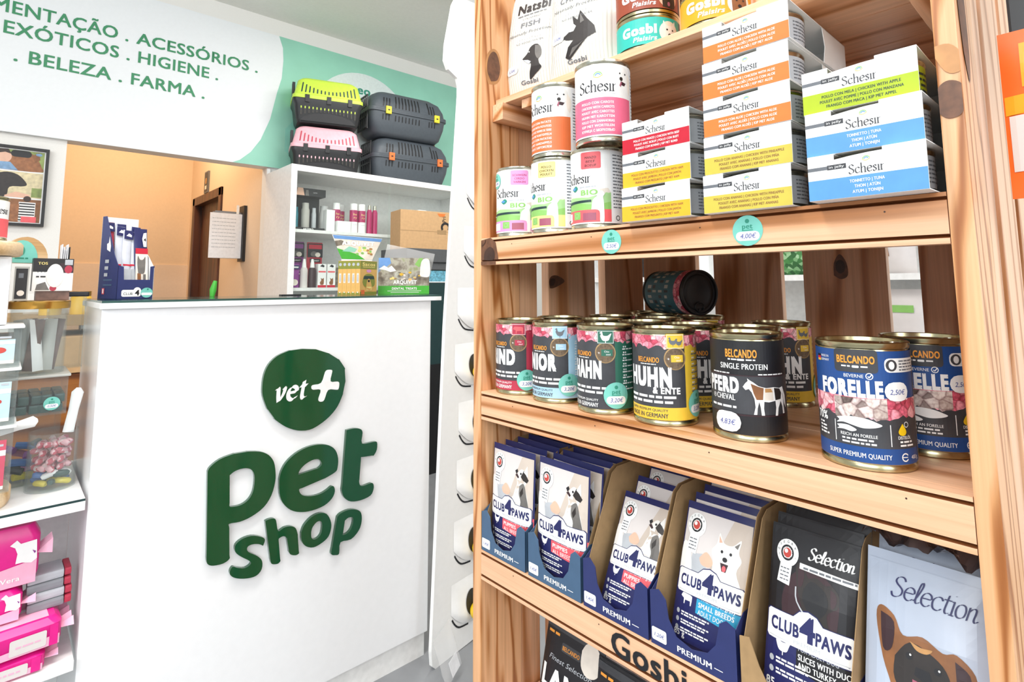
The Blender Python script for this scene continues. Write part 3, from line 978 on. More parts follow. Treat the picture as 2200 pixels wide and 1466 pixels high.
def meat_tin_art(word, wword, panel, icon, ic_draw, sub=None, band='print_white', bt='print_white', seed=1):
    a = Art()
    W = 118
    a.rect(-W, 7, W, 102, 'slate', 0)
    a.poly(jagged(-34, 92, 102, 89, 3, seed), 'meat', 1)
    a.rect(44, 7, 74, 102, panel, 1).poly(jagged(44, 74, 102, 93, 2, seed + 3), 'meat', 2)
    a.rect(76, 7, 117, 102, 'pale', 1)
    for k in range(17):
        a.greek(79, 115, 12 + k * 5, 1.8, 'grey_text', 2, seed + k)
    a.rect(-117, 7, -60, 102, 'slate_dark', 1)
    for k in range(8):
        y = 34 + k * 7
        a.disc(56, y, 1.1, 'print_white', 3, n=10).disc(59, y, 1.1, 'print_white', 3, n=10)
        a.greek(54, 72, y - 3.6, 1.5, 'print_white' if panel != 'huhn' else 'grey_text', 3, k)
    a.rect(22, 87, 43, 104, icon, 3)
    for q in ((22.6, 87.6, 42.4, 88.1), (22.6, 102.5, 42.4, 103), (22.6, 87.6, 23.1, 103), (41.9, 87.6, 42.4, 103)):
        a.rect(*q, 'print_white', 4)
    ic_draw(a, 32.5, 95, 1.45)
    a.disc(32, 76, 13, 'wood_ring', 2).disc(32, 76, 11.6, 'seed', 3)
    a.text('+', 24, 74, 3.4, 'print_white', 4, bold=.03).rect(27, 72, 41, 80, icon, 4).text('Chia-', 34, 76.4, 2.3, 'print_white', 5).text('seed', 35.5, 73, 2.3, 'print_white', 5)
    a.text('BELCANDO', 0, 71, 6.2, 'belcando', 3, bold=.05, w=27).greek(-10, 10, 68.4, 1.0, 'print_white', 3, 5)
    a.text(word, 26, 44.5, 21.5, 'print_white', 3, 'R', w=wword, bold=.085)
    if sub:
        a.text(sub, 36, 36.5, 7.2, 'print_white', 5, 'R', w=30, bold=.06)
    for k, y in enumerate((31, 25.5)):
        a.greek(-30, 34 - 4 * k, y, 2.8, 'print_white', 3, seed + k)
    bc = panel if band else None
    a.rect(-60, 7, 44, 21, bc, 2) if bc != 'hahn' else None
    a.text('SUPER PREMIUM QUALITY', 22, 16.2, 3.0, bt, 3, 'R', w=50, bold=.02).text('MADE IN GERMANY', 22, 9.3, 5.2, bt, 3, 'R', w=50, bold=.035)
    return a


def dark_tin(name, label, x, y, z, phi, art=None, labelmesh=None, price=None, r=.038, h=.1093, group='tall dog food tins on the middle shelf', proto=None, rot=None, cat='tin'):
    if proto:
        return dup(proto, label, (x, y, z), facing(x, y, phi) if rot is None else rot, group)
    t = thing(name, label, cat, (x, y, z), facing(x, y, phi) if rot is None else rot, group)
    tin(t, r, h)
    art.build('label', wrap(r * .978), t, cut=(3.2, 0))
    if price:
        sticker(t, price[0], wrap_at(r * .978 + .0014, price[1], price[2]), price[3] if len(price) > 3 else 15)
    return t


def wrap_at(r, u0, v0):
    return lambda u, v, o: ((r + o) * math.sin((u + u0 / 1000) / r), -(r + o) * math.cos((u + u0 / 1000) / r), v0 / 1000 + v)


ZT = LV['tins']
GB = 'tall dog food tins on the middle shelf'
rind = dark_tin('food_tin', 'dark tin with dark red side panel, first on the middle shelf beside the pine post', .596, .632, ZT, 54, meat_tin_art('RIND', 46, 'rind', 'rind', lambda a, x, y, k: cow(a, x, y, k, 'coral', 5), seed=2), price=('3,20€', 46, 22))
junior = dark_tin('food_tin', 'dark tin with pale blue side panel and hen icon reading JUNIOR', .596, .552, ZT, 47, meat_tin_art('JUNIOR', 68, 'junior', 'junior', lambda a, x, y, k: hen(a, x, y, k, 'grey_text', 5), bt='slate', seed=3), price=('3,20€', 46, 25))
hahn = dark_tin('food_tin', 'dark tin with dark green side panel and turkey icon', .592, .464, ZT, 50, meat_tin_art('TRUTHAHN', 84, 'hahn', 'hahn', lambda a, x, y, k: hen(a, x, y, k * 1.1, 'print_white', 5), seed=4), price=('3,20€', 46, 24, 16))
huhn = dark_tin('food_tin', 'dark tin with yellow side panel reading HUHN & ENTE', .598, .380, ZT, 30, meat_tin_art('HUHN', 54, 'huhn', 'huhn', lambda a, x, y, k: (hen(a, x - 3, y, k * .8, 'grey_text', 5), hen(a, x + 4, y - 1, k * .7, 'grey_text', 5)), '& ENTE', bt='slate', seed=5), price=('3,20€', 63, 24, 15))

# single protein tin
a = Art()
a.rect(-118, 7, 118, 102, 'slate_dark', 0).rect(-118, 28, 118, 66, 'slate', 1).rect(-118, 66, 118, 67, 'maroon_shade', 2).rect(-118, 26, 118, 27.5, 'maroon_shade', 2)
a.text('BELCANDO', 0, 85, 8.4, 'belcando', 3, bold=.04, w=31)
a.greek(-13, -4, 82, 1.4, 'print_white', 3, 2).greek(5, 14, 82, 1.4, 'print_white', 3, 3).rect(-3.5, 81.6, 3.5, 83.6, 'print_white', 3, .8)
a.text('SINGLE PROTEIN', 2, 73, 6, 'print_white', 3, bold=.03, w=48).greek(-34, -12, 67.6, 1.2, 'print_white', 3, 3).greek(16, 46, 67.6, 1.2, 'print_white', 3, 4)
a.text('PFERD', -22, 49, 15.5, 'print_white', 3, bold=.08, w=37).text('CHEVAL', -18, 41, 6, 'print_white', 3, bold=.04, w=22).text('®', -33, 41, 5, 'print_white', 3)
H = lambda q: [(p[0] * .62 + 1, p[1] * .62 + 27) for p in q]
a.poly(H([(0, 46), (4, 52), (8, 56), (7, 60), (11, 57), (16, 54), (24, 48), (36, 45), (50, 46), (62, 44), (68, 39), (71, 26), (72, 14), (74, 2), (69, 2), (68, 14), (64, 23), (58, 12), (56, 0), (51, 0), (53, 13), (52, 24), (40, 22), (32, 23), (31, 12), (32, 1), (27, 1), (26, 13), (24, 23), (21, 12), (20, 2), (15, 2), (18, 14), (17, 27), (13, 38), (9, 43), (4, 41)]), 'print_white', 4)
a.poly(H([(12, 52), (24, 47), (32, 45), (30, 26), (20, 26), (16, 36)]), 'brown_coat', 5).poly(H([(33, 45), (48, 45), (48, 25), (32, 25)]), 'pale', 5).poly(H([(34, 44), (44, 44), (47, 38), (34, 38)]), 'tan_coat', 6).poly(H([(50, 45), (62, 43), (66, 36), (64, 26), (52, 25)]), 'dark_coat', 5).poly(H([(62, 44), (70, 46), (78, 30), (80, 10), (74, 18), (70, 34)]), 'print_white', 4)
a.greek(-38, -6, 33, 2.2, 'print_white', 3, 6)
a.rect(66, 7, 76, 102, 'print_black', 2)
for k in range(26):
    a.rect(67.5, 12 + k * 3.3, 74 - (k * 7 % 3), 13.6 + k * 3.3, 'pale', 3)
for k in range(19):
    a.greek(80, 116, 10 + k * 4.6, 1.6, 'pale', 2, k)
pferd = thing('food_tin', 'black tin with a white horse drawing reading PFERD', 'tin', (.606, .282, ZT), facing(.606, .282, 9), GB)
tin(pferd, .038, .1093)
a.build('label', wrap(.0372), pferd, cut=(3.2, 0))
Art().rect(-15, -10, 15, 10, 'print_white', 0, 9.5).text('4,83€', 0, -3, 5.5, 'ink', 1, shear=.2).build('price_sticker', wrap_at(.0372 + .0013, -17, 19), pferd, cut=(3, 0))

# blue trout tin
a = Art()
a.rect(-118, 7, 118, 102, 'forelle', 0).rect(-118, 20, 118, 62, 'slate', 1)
a.poly(jagged(-118, 118, 62, 46, 2.5, 8), 'meat', 2).poly(jagged(-19, 22, 61, 44, 3, 9), 'fish_mix', 3)
a.rect(-17, 83, 17, 103, 'slate', 2, 3).text('BELCANDO', 0, 91, 6.6, 'belcando', 3, bold=.04, w=29).greek(-11, -4, 87.5, 1.3, 'print_white', 3, 1).greek(4, 11, 87.5, 1.3, 'print_white', 3, 2).rect(-2.6, 87, 2.6, 89, 'print_white', 3, .7)
a.rect(-38, 94, -33, 96, 'print_black', 2).rect(-38, 92, -33, 94, 'eu_red', 2).rect(-38, 90, -33, 92, 'flag_gold', 2).text('MADE IN', -27.5, 94, 2.2, 'print_white', 2, w=9).text('GERMANY', -27.5, 90.6, 2.2, 'print_white', 2, w=10)
a.rect(22, 84, 60, 96, 'print_white', 2, 4).disc(28, 90, 5, 'slate', 3).disc(28, 90, 2.6, 'print_white', 4, 3.4)
for k in range(4):
    a.greek(35, 56, 93 - k * 2.5, 1.2, 'grey_text', 3, k)
a.text('BEVERNE', -2, 78.6, 3.0, 'print_white', 2, w=15).ring(10, 80.3, 2.2, 2.9, 'print_white', 2).stroke([(8.8, 80.3), (9.8, 79.1), (12, 82.2)], .8, 'print_white', 3, smooth=False)
a.text('FORELLE', -6, 62.5, 14, 'print_white', 4, bold=.085, w=50)
a.text('70%', -35, 38, 7.5, 'print_white', 3, bold=.03, w=14)
for k, (x0, x1, y) in enumerate(((-40, -33, 34), (-40, -30, 31), (-40, -28, 28), (-40, -27, 25), (-14, 12, 22), (-14, 10, 25), (31, 46, 22), (31, 44, 25))):
    a.greek(x0, x1, y, 1.5, 'print_white', 3, k)
a.rect(-20, 22, -19.3, 40, 'print_white', 3).rect(23, 22, 23.7, 40, 'print_white', 3).text('REICH AN FORELLE', -1, 28, 2.8, 'print_white', 3, w=28, bold=.02).text('DISTELÖL', 36, 28, 2.8, 'print_white', 3, w=13, bold=.02)
a.poly([(-18, 42.5), (-12, 44), (-4, 45), (6, 44), (14, 41), (17, 39), (12, 37), (3, 36), (-5, 37.6), (-12, 39), (-18, 38), (-15.5, 40.5)], 'print_white', 4, smooth=True)
a.poly([(-18, 36), (-14, 37), (-8, 37), (-2, 34), (-6, 32), (-12, 33), (-18, 32.5), (-16, 34)], 'print_white', 4, smooth=True)
a.poly([(34, 41), (37.5, 35), (36.5, 31.8), (33.6, 31), (30.8, 32), (30, 35)], 'yolk', 4, smooth=True).ring(38, 40, 1.9, 2.4, 'print_white', 4)
a.text('SUPER PREMIUM QUALITY', -2, 11, 4.2, 'print_white', 3, w=50, bold=.02).ring(35, 13, 2.6, 3.6, 'print_white', 3, a0=30, a1=330).rect(32.5, 12.7, 37.5, 13.4, 'print_white', 3).text('400 g', 47, 11, 3.4, 'print_white', 3, w=10)
a.rect(58, 7, 66, 102, 'pale', 2).rect(66, 7, 117, 102, 'forelle', 2)
for k in range(18):
    a.greek(59, 65, 11 + k * 5, 1.2, 'grey_text', 3, k)
fore = thing('food_tin', 'blue tin reading FORELLE, foremost on the middle shelf', 'tin', (.596, .168, ZT), facing(.596, .168, 8), GB)
tin(fore, .038, .1093)
a.build('label', wrap(.0372), fore, cut=(3.2, 0))
Art().rect(-11, -8, 11, 8, 'print_white', 0, 7.8).text('2,50€', 0, -2.4, 4.4, 'ink', 1, shear=.2).build('price_sticker', wrap_at(.0372 + .0015, 32, 68), fore, cut=(3, 0))
dup(fore, 'blue tin half hidden behind the FORELLE tin and the pine post', (.682, .1365, ZT), facing(.682, .1365, 5))
# rows behind
for proto, lab, x, y, phi in (
        (rind, 'dark tin in the second row behind the dark red panel tin', .685, .630, 30), (junior, 'dark tin in the second row behind the JUNIOR tin', .680, .545, 10), (junior, 'dark tin in the third row, deep behind the JUNIOR tin', .770, .590, 25),
        (hahn, 'dark tin in the second row behind the turkey tin', .690, .470, 10), (hahn, 'dark tin in the third row, deep behind the turkey tin', .775, .500, 0), (huhn, 'dark tin in the second row right behind the HUHN & ENTE tin', .684, .392, -10),
        (rind, 'dark tin in the third row under the closed end of the lying tin', .860, .560, 0), (huhn, 'dark tin in the third row under the lying tin', .865, .478, 20), (junior, 'dark tin at the back, farthest behind the row', .930, .630, 0),
        (huhn, 'dark tin behind the black horse tin with a yellow foot band', .690, .318, -20), (huhn, 'dark tin standing alone deep in shade, right of the black horse tin', .800, .322, 5)):
    dup(proto, lab, (x, y, ZT), facing(x, y, phi))
# lying tin: dark blue label
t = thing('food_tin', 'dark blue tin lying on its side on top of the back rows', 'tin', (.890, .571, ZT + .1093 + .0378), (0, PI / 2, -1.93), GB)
bl = Art().rect(-118, 7, 118, 102, 'teal_dark_tin', 0).rect(-118, 86, 118, 102, 'meat', 1)
for k in range(24):
    for j, y in enumerate((16, 30, 46, 62)):
        if (k * 3 + j) % 5:
            bl.rect(-112 + k * 9, y, -108 + k * 9 + (k % 3), y + 10 - (k * j) % 4, 'pewter' if (k + j) % 3 else 'slate', 1)
tin(t, .038, .1093, 'plastic_black', lidm='plastic_black')  # metal tin: black body and lid paint in the shade on its end
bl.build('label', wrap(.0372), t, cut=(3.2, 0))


# ---------------------------------------------------------------- white tins on the upper shelf
def leaf_mark(a, x, y, k):
    a.ring(x, y, k * .8, k, 'leaf_green', 3, 14, 20, 170).ring(x, y, k * .45, k * .65, 'sky', 3, 12, 20, 170).stroke([(x - k, y), (x, y - k * .35), (x + k, y + k * .2)], k * .14, 'flag_gold', 3)


def white_tin_art(block, lines, bm_='#'):
    a = Art().rect(-117, 6, 117, 100, 'print_white', 0).rect(-60, 8, 50, 56, block, 1)
    a.pen('Schesir', 0, 64, 20, 'print_black', 2, pw=.075)
    leaf_mark(a, 2, 84, 6)
    a.rect(-26, 60, 24, 60.5, 'grey_label', 2)
    for k, s in enumerate(lines):
        a.text(s, 0, 48 - k * 6, 3.4, 'print_white', 2, w=min(44, 2.7 * len(s)), bold=.04)
    x, y = 36, 78
    a.poly([(x - 9, y - 20), (x - 10, y + 6), (x - 6, y + 17), (x + 4, y + 19), (x + 11, y + 10), (x + 12, y - 20)], 'white_coat', 1, smooth=True).poly([(x + 9, y + 12), (x + 15, y + 2), (x + 13, y - 16), (x + 8, y - 6)], 'pale', 2, smooth=True)
    a.disc(x - 5, y + 10, 1.1, 'print_black', 3).disc(x + 4, y + 10, 1.2, 'print_black', 3).disc(x - 3, y + 3, 2.6, 'dark_coat', 3).poly([(x - 4, y), (x + 5, y - 2), (x + 7, y + 1), (x + 2, y - 6), (x - 3, y - 5)], 'maroon_shade', 3).poly([(x - 4, y - 1), (x - 2, y - 1), (x - 4, y - 8), (x - 6, y - 6)], 'tongue', 4)
    a.rect(52, 20, 100, 98, 'paper', 2)
    for k in range(16):
        a.greek(54, 98, 24 + k * 4.4, 1.5, 'grey_text', 3, k)
    return a


def bio_tin_art(sq, sqt, words):
    a = Art().rect(-117, 6, 117, 102, 'print_white', 0)
    a.poly([(-46, 22), (-46, 38), (-20, 42), (10, 40), (34, 46), (40, 46), (40, 22)], 'bio_green', 1).poly([(-46, 30), (-10, 34), (20, 30), (40, 34), (40, 22), (-46, 22)], 'leaf_green', 2)
    a.poly([(-46, 41), (-30, 47), (-6, 46), (10, 48), (36, 52), (40, 46), (10, 40), (-20, 42)], 'pale', 1)
    a.rect(-46, 8, 40, 24, sq, 3).rect(0, 78, 27, 100, sq, 3, 2)
    for k, s in enumerate(words):
        a.text(s, 13.5, 91 - k * 5.2, 3.4, sqt, 4, w=min(23, 3.0 * len(s)), bold=.02, shear=.08)
    a.pen('Schesir', -8, 60, 17, 'print_black', 3, pw=.075)
    a.poly([(-18, 53), (-10, 57), (-6, 53), (-12, 49)], 'teal_dark', 3, smooth=True).poly([(-17, 53), (-12, 51), (-9, 54), (-13, 55)], 'sky', 4).greek(-3, 20, 53.5, 1.6, 'grey_label', 3, 3)
    a.rect(-2, 42, 25, 52, 'print_white', 4).text('BIO', 11, 43.4, 7, 'leaf_green', 5, bold=.05, w=22)
    a.poly([(-46, 29), (-30, 33), (14, 34), (14, 37), (-30, 36.5), (-46, 32)], 'dark_teal', 4).rect(-40, 31, -34, 33, 'print_white', 5)
    a.poly([(14, 24), (16, 36), (22, 42), (23, 47), (28, 48), (31, 44), (29, 40), (30, 32), (30, 8), (25, 8), (24, 22)], 'print_white', 5, smooth=True)
    a.rect(-44, 10, -20, 21, 'print_white', 4).rect(-14, 12, -2, 22, 'leaf_green', 4).ring(-8, 17, 2.4, 3.2, 'bio_green', 5).rect(2, 10, 20, 20, 'tongue', 4)
    a.rect(40, 6, 92, 102, 'paper', 2)
    for k in range(17):
        a.greek(43, 90 if k > 6 else 70, 26 + k * 4.3, 1.5, 'grey_text', 3, k)
    a.rect(62, 62, 84, 98, 'grey_label', 3)
    for k in range(12):
        a.rect(68 + k * 1.6, 9, 68.7 + k * 1.6 + (k % 3) * .3, 22, 'print_black', 3)
    a.ring(50, 13, 2.4, 3.4, 'print_black', 3)
    return a


GW = 'white tins on the upper can shelf'
Z2 = LV['cans']


def wtin(label, x, y, z, phi, art, h=.107, sticker_=None):
    t = thing('food_tin', label, 'tin', (x, y, z), facing(x, y, phi), GW)
    tin(t, .037, h, 'tin')
    art.build('label', wrap(.0362), t, cut=(3.2, 0))
    if sticker_:
        sticker(t, '2,50€', wrap_at(.0362 + .001, *sticker_), 12)
    return t


wtin('white tin with lilac square, shortest stack beside the pine post', .590, .625, Z2, 22, bio_tin_art('lilac', 'magenta', ('SCHWEIN', 'CERDO', 'VARKEN')), sticker_=(-31, 87))
wtin('white tin with pale yellow square under the orange banded tin', .588, .545, Z2, 44, bio_tin_art('soft_yellow', 'hair_brown', ('POLLO', 'CHICKEN', 'POULET')))
wtin('white tin with red square under the pink banded tin', .588, .468, Z2, 36, bio_tin_art('coral', 'maroon_shade', ('MANZO', 'BEEF', 'BOEUF')))
wtin('white tin with orange lower half stacked on the yellow square tin', .586, .541, Z2 + .1072, 46, white_tin_art('orange_deep', ('POLLO CON PATATE', 'CHICKEN WITH POTATOES', 'POULET AVEC POMMES DE TERRE', 'HUHN MIT KARTOFFELN', 'POLLO CON PATATAS', 'KIP MET AARDAPPELS', 'КУРИЦА С КАРТОФЕЛЕМ')))
wtin('white tin with pink lower half stacked on the red square tin', .572, .444, Z2 + .1072, 12, white_tin_art('pink', ('POLLO CON CAROTE', 'CHICKEN WITH CARROTS', 'POULET AVEC CAROTTES', 'HUHN MIT KAROTTEN', 'POLLO CON ZANAHORIAS', 'KIP MET WORTELEN', 'КУРИЦА С МОРКОВЬЮ')))

# ---------------------------------------------------------------- card sleeves of small tins
SW, SH, SD = .0885, .0400, .165


def sleeve_art(block, tc, lines):
    a = Art().rect(-44.2, .3, 44.2, 34.6, 'print_white', 0).rect(-44.2, 34.6, -22.4, 39.6, 'print_white', 0).rect(14.4, 34.6, 44.2, 39.6, 'print_white', 0).poly([(-22.4, 34.6), (14.4, 34.6), (14.4, 37.0), (4, 36.8), (-8, 36.0), (-22.4, 34.6)], 'print_white', 0)
    a.rect(-44.2, .3, 44.2, 18, block, 1)
    a.rect(-44.2, 26.5, -15, 29.6, 'grey_text', 1).rect(-28, 26, -13, 30.2, 'slate', 2).text('in jelly', -20.5, 27.2, 2.2, 'print_white', 3, w=12)
    a.pen('Schesir', 2, 20.2, 10.5, 'slate', 2, pw=.075)
    leaf_mark(a, 2.5, 31, 3)
    a.rect(-14, 19, 17, 19.25, 'grey_label', 2)
    for k, s in enumerate(lines):
        a.text(s, 2, 12.6 - k * 4.6, 2.7, tc, 2, w=min(70, 1.72 * len(s)), bold=.035)
    return a


def can_in_sleeve(label, x, y, z, art):
    t = thing('small_tin', label, 'tin', (x, y, z), RZ, 'small tins inside the card sleeves')
    b = bmesh.new()
    r, h = .0412, .0368
    lathe(b, [(0, .002), (r * .9, .002), (r * .93, 0), (r, .0008), (r, .003), (r * .97, .0045), (r * .97, h - .0045), (r, h - .003), (r, h - .0006), (r * .96, h), (r * .93, h - .003), (0, h - .0035)], 48)
    link('body', b, 'tin', t, smooth=True)
    art.build('label', wrap(r * .982), t, cut=(4, 0))
    return t


ca = Art().rect(-127, 4.5, 127, 32.2, 'grey_label', 0)
for k in range(6):
    for j in range(6):
        ca.greek(-120 + 42 * j, -90 + 42 * j, 9 + k * 3.6, 1.4, 'grey_text', 1, k + j)
ca.pen('Schesir', 88, 18, 11, 'print_black', 1, pw=.09).rect(70, 5, 127, 8, 'print_black', 1)
cg = Art().rect(-127, 4.5, 127, 32.2, 'lime', 0)
for k in range(4):
    cg.greek(40, 90, 9 + k * 5, 2.2, 'dark_teal', 1, k)
SLEEVES = {}


def sleeve(kind, label, canlabel, x, y, z, spec=None, rot=0.0):
    if kind in SLEEVES:
        t = dup(SLEEVES[kind][0], label, (x, y, z), RZ + rot)
        dup(SLEEVES[kind][1], canlabel, (x + .0445, y, z + .0008), RZ + rot)
        return
    block, tc, lines = spec
    t = thing('tin_sleeve', label, 'box', (x, y, z), RZ + rot, 'card sleeves of small tins')
    b = bmesh.new()
    w2, e = SW / 2, .0006
    # front with a notch in its upper edge
    prism(b, [(-w2, 0), (w2, 0), (w2, SH), (.0145, SH), (.0145, SH - .0030), (.004, SH - .0032), (-.008, SH - .0040), (-.0225, SH - .0054), (-.0225, SH), (-w2, SH)], 'y', 0, e)
    box(b, -w2, e, 0, w2, SD, e)
    box(b, -w2, SD, 0, w2, SD + e, SH)
    for q in ((-w2, e, -.0225, SD), (.0145, e, w2, SD), (-.0225, .034, .0145, SD)):
        box(b, q[0], q[1], SH - e, q[2], q[3], SH)
    prism(b, [(SD * .56, 0), (SD, 0), (SD, SH), (SD * .56, SH), (SD * .60, SH / 2)], 'x', w2 - e, w2)
    prism(b, [(SD * .56, 0), (SD, 0), (SD, SH), (SD * .56, SH), (SD * .60, SH / 2)], 'x', -w2, -w2 + e)
    link('card', b, 'card_white', t)
    sleeve_art(block, tc, lines).build('front_print', flat(-.00025), t)
    c = can_in_sleeve(canlabel, x + .0445, y, z + .0008, cg if kind == 'lime' else ca)
    SLEEVES[kind] = (t, c)


sp = {
    'orange': ('orange', 'print_white', ('POLLO CON ALOE | CHICKEN WITH ALOE', 'POULET AVEC ALOÈS | POLLO CON ALOE', 'FRANGO COM ALOÉS | KIP MET ALOE')),
    'pine': ('pineapple', 'brown_line', ('POLLO CON ANANAS | CHICKEN WITH PINEAPPLE', 'POULET AVEC ANANAS | POLLO CON PIÑA', 'FRANGO COM ANANAS | KIP MET ANANAS')),
    'lime': ('lime', 'dark_teal', ('POLLO CON MELA | CHICKEN WITH APPLE', 'POULET AVEC POMME | POLLO CON MANZANA', 'FRANGO COM MACA | KIP MET APPEL')),
    'blue': ('sky', 'print_white', ('TONNETTO | TUNA', 'THON | ATÚN', 'ATUM | TONIJN')),
    'red': ('red', 'print_white', ('POLLO CON MANZO | CHICKEN WITH BEEF', 'POULET AVEC BOEUF | POLLO CON BUEY', 'FRANGO COM BOVINO | KIP MET RUND')),
    'yellow': ('yellow', 'brown_line', ('POLLO CON PROSCIUTTO | CHICKEN WITH HAM', 'POULET AVEC JAMBON | POLLO CON JAMÓN', 'FRANGO COM PRESUNTO | KIP MET HAM'))}
SZ = .0405
for i, (kind, lab, cl, x, y) in enumerate((
        ('pine', 'sleeve with olive yellow band, lowest of the tall stack of five', 'small grey tin inside the lowest sleeve of the tall stack', .538, .2435), ('pine', 'sleeve with olive yellow band, second from the bottom of the tall stack', 'small grey tin inside the second lowest sleeve of the tall stack', .539, .2415),
        ('orange', 'sleeve with orange band, in the middle of the tall stack', 'small grey tin inside the middle sleeve of the tall stack', .539, .2405), ('orange', 'sleeve with orange band, second from the top of the tall stack', 'small grey tin inside the second highest sleeve of the tall stack', .540, .2405), ('orange', 'sleeve with orange band, topmost of the tall stack', 'small grey tin inside the topmost sleeve of the tall stack', .540, .2385))):
    sleeve(kind, lab, cl, x, y, Z2 + .0004 + i * SZ, sp[kind])
for i, (kind, lab, cl, x, y, rot) in enumerate((('blue', 'sleeve with blue band at the bottom of the stack by the knotty post', 'small grey tin inside the lowest blue banded sleeve', .528, .1375, -.04), ('blue', 'sleeve with blue band under the lime green sleeve', 'small grey tin inside the upper blue banded sleeve', .532, .1385, -.02), ('lime', 'sleeve with lime green band on top of two blue ones', 'small lime tin inside the lime green sleeve', .537, .1405, 0))):
    sleeve(kind, lab, cl, x, y, Z2 + .0004 + i * SZ, sp[kind], rot)
for i, (kind, lab, cl, x, y) in enumerate((('yellow', 'sleeve with yellow band, lowest of the stack of three', 'small grey tin inside the lowest yellow banded sleeve', .536, .3465), ('yellow', 'sleeve with yellow band under the red sleeve', 'small grey tin inside the upper yellow banded sleeve', .539, .3465), ('red', 'sleeve with red band on top of two yellow ones', 'small grey tin inside the red banded sleeve', .540, .3465))):
    sleeve(kind, lab, cl, x, y, Z2 + .0004 + i * SZ, sp[kind])

# ---------------------------------------------------------------- top shelf: white pouches and flat tins
Z1 = LV['top']


def head_dachs(a, x, y, k):
    P = lambda q: [(x + k * p[0], y + k * p[1]) for p in q]
    a.poly(P([(-9, 2), (-4, 6), (-1, 11), (4, 13), (8, 11), (9, 6), (7, 1), (8, -5), (10, -9), (3, -14), (-2, -17), (-2, -12), (0, -5), (-3, -1), (-7, 0)]), 'dark_coat', 2, smooth=True)
    a.poly(P([(4, 12), (9, 10), (10, 3), (7, -1), (4, 4)]), 'grey_coat', 3, smooth=True).poly(P([(-8, 1), (-3, 0), (0, -2), (-2, -4), (-6, -1)]), 'grey_label', 3).disc(x - 2 * k, y + 7 * k, .6 * k, 'print_white', 3)


def head_wolf(a, x, y, k):
    P = lambda q: [(x + k * p[0], y + k * p[1]) for p in q]
    a.poly(P([(-13, 1), (-6, 5), (-4, 9), (-5, 15), (-1, 11), (1, 17), (6, 10), (11, 4), (12, -1), (6, -3), (0, -8), (-8, -14), (-11, -12), (-8, -6), (-4, -2), (-9, -1)]), 'dark_coat', 2)
    a.poly(P([(1, 15), (4, 9), (1, 8)]), 'grey_coat', 3).poly(P([(-4, 9), (-7, 4), (-4, 4), (-2, 7)]), 'print_white', 3).poly(P([(-8, -12), (-5, -7), (0, -6), (4, -4), (-2, -8)]), 'grey_coat', 3)


def white_pouch(label, x, y, kind, word, rot):
    t = thing('pet_food_pouch', label, 'pouch', (x, y, Z1), (-.05, 0, rot), 'cream pouches on the top shelf')
    W, Hh = .115, .195
    b = bmesh.new()
    bu = pillow(b, W, Hh, .042, 16, 18)
    link('bag', b, 'cream_bag', t, smooth=True)
    a = Art()
    for k in range(22):
        a.rect(-54 + k * 5, 4, -52.6 + k * 5, 190, 'cream_stripe', 1)
    a.text('Natsbi', 4, 152, 19, 'print_black', 3, bold=.045, w=62).greek(-26, 30, 145, 2, 'grey_text', 3, 3).text('STEAMED', 2, 137, 3.6, 'grey_text', 3, w=36)
    a.text(word, 2, 122, 10, 'grey_text', 3, w=36 if word == 'FISH' else 62, bold=.02).text('Minimally Processed', 0, 109, 5.4, 'grey_text', 3, w=84, shear=.3)
    for k in (0, 1):
        a.text(('NO ADDED WATER', 'WHOLE FOOD')[k], 2, 92 + k * 7, 3.4, 'grey_label' if k else 'grey_text', 3, w=52 - 10 * k)
    (head_dachs if kind else head_wolf)(a, 6, 62, 1.9 if kind else 2.3)
    a.text('Gosbi', 0, 24, 7, 'grey_text', 3, bold=.03, w=32)
    a.rect(-46, 44 if kind else 60, -20, 58 if kind else 76, 'print_white', 4, 6).text('3,50€', -33, 48 if kind else 65, 4.6, 'ink', 5, shear=.2)
    a.build('print', lambda u, v, o: (u, -bu(u, v) - .0003 - o, v), t, cut=(7, 9), eps=.0002)
    return t


white_pouch('cream pouch with a dachshund head reading FISH, beside the pine post', .628, .628, True, 'FISH', RZ + .22)
white_pouch('cream pouch with a wolf head beside the flat teal tin', .620, .518, False, 'CHICKEN', RZ + .16)


def flat_tin(label, x, y, z, col, dogm, phi):
    t = thing('flat_tin', label, 'tin', (x, y, z), facing(x, y, phi), 'flat tins on the top shelf')
    r, h = .0425, .0475
    tin(t, r, h)
    a = Art().rect(-131, 6, 131, 41.5, col, 0)
    a.text('Gosbi', -8, 20, 13, 'print_white', 2, bold=.07, w=46).text('Plaisirs', 0, 10.5, 6.5, 'print_white', 2, bold=.03, w=30, shear=.25)
    x0, y0 = 34, 22
    a.disc(x0, y0, 15, 'pale' if dogm != 'dark_coat' else 'skin_print', 1)
    a.poly([(x0 - 9, 8), (x0 - 10, 26), (x0 - 9, 37), (x0 - 5, 31), (x0 + 4, 31), (x0 + 9, 38), (x0 + 10, 26), (x0 + 10, 8)], dogm, 2, smooth=True)
    a.disc(x0 - 4, 25, 1.3, 'print_black', 3).disc(x0 + 5, 25, 1.3, 'print_black', 3).disc(x0, 18, 2.6, 'print_black', 3, 2.2).disc(x0, 12.5, 2.2, 'tongue', 3, 3)
    a.rect(56, 6, 128, 41.5, 'slate' if col == 'gosbi_teal' else 'maroon_shade' if col == 'gosbi_brown' else 'pale', 1)
    a.build('label', wrap(r * .982), t, cut=(4, 0))
    return t


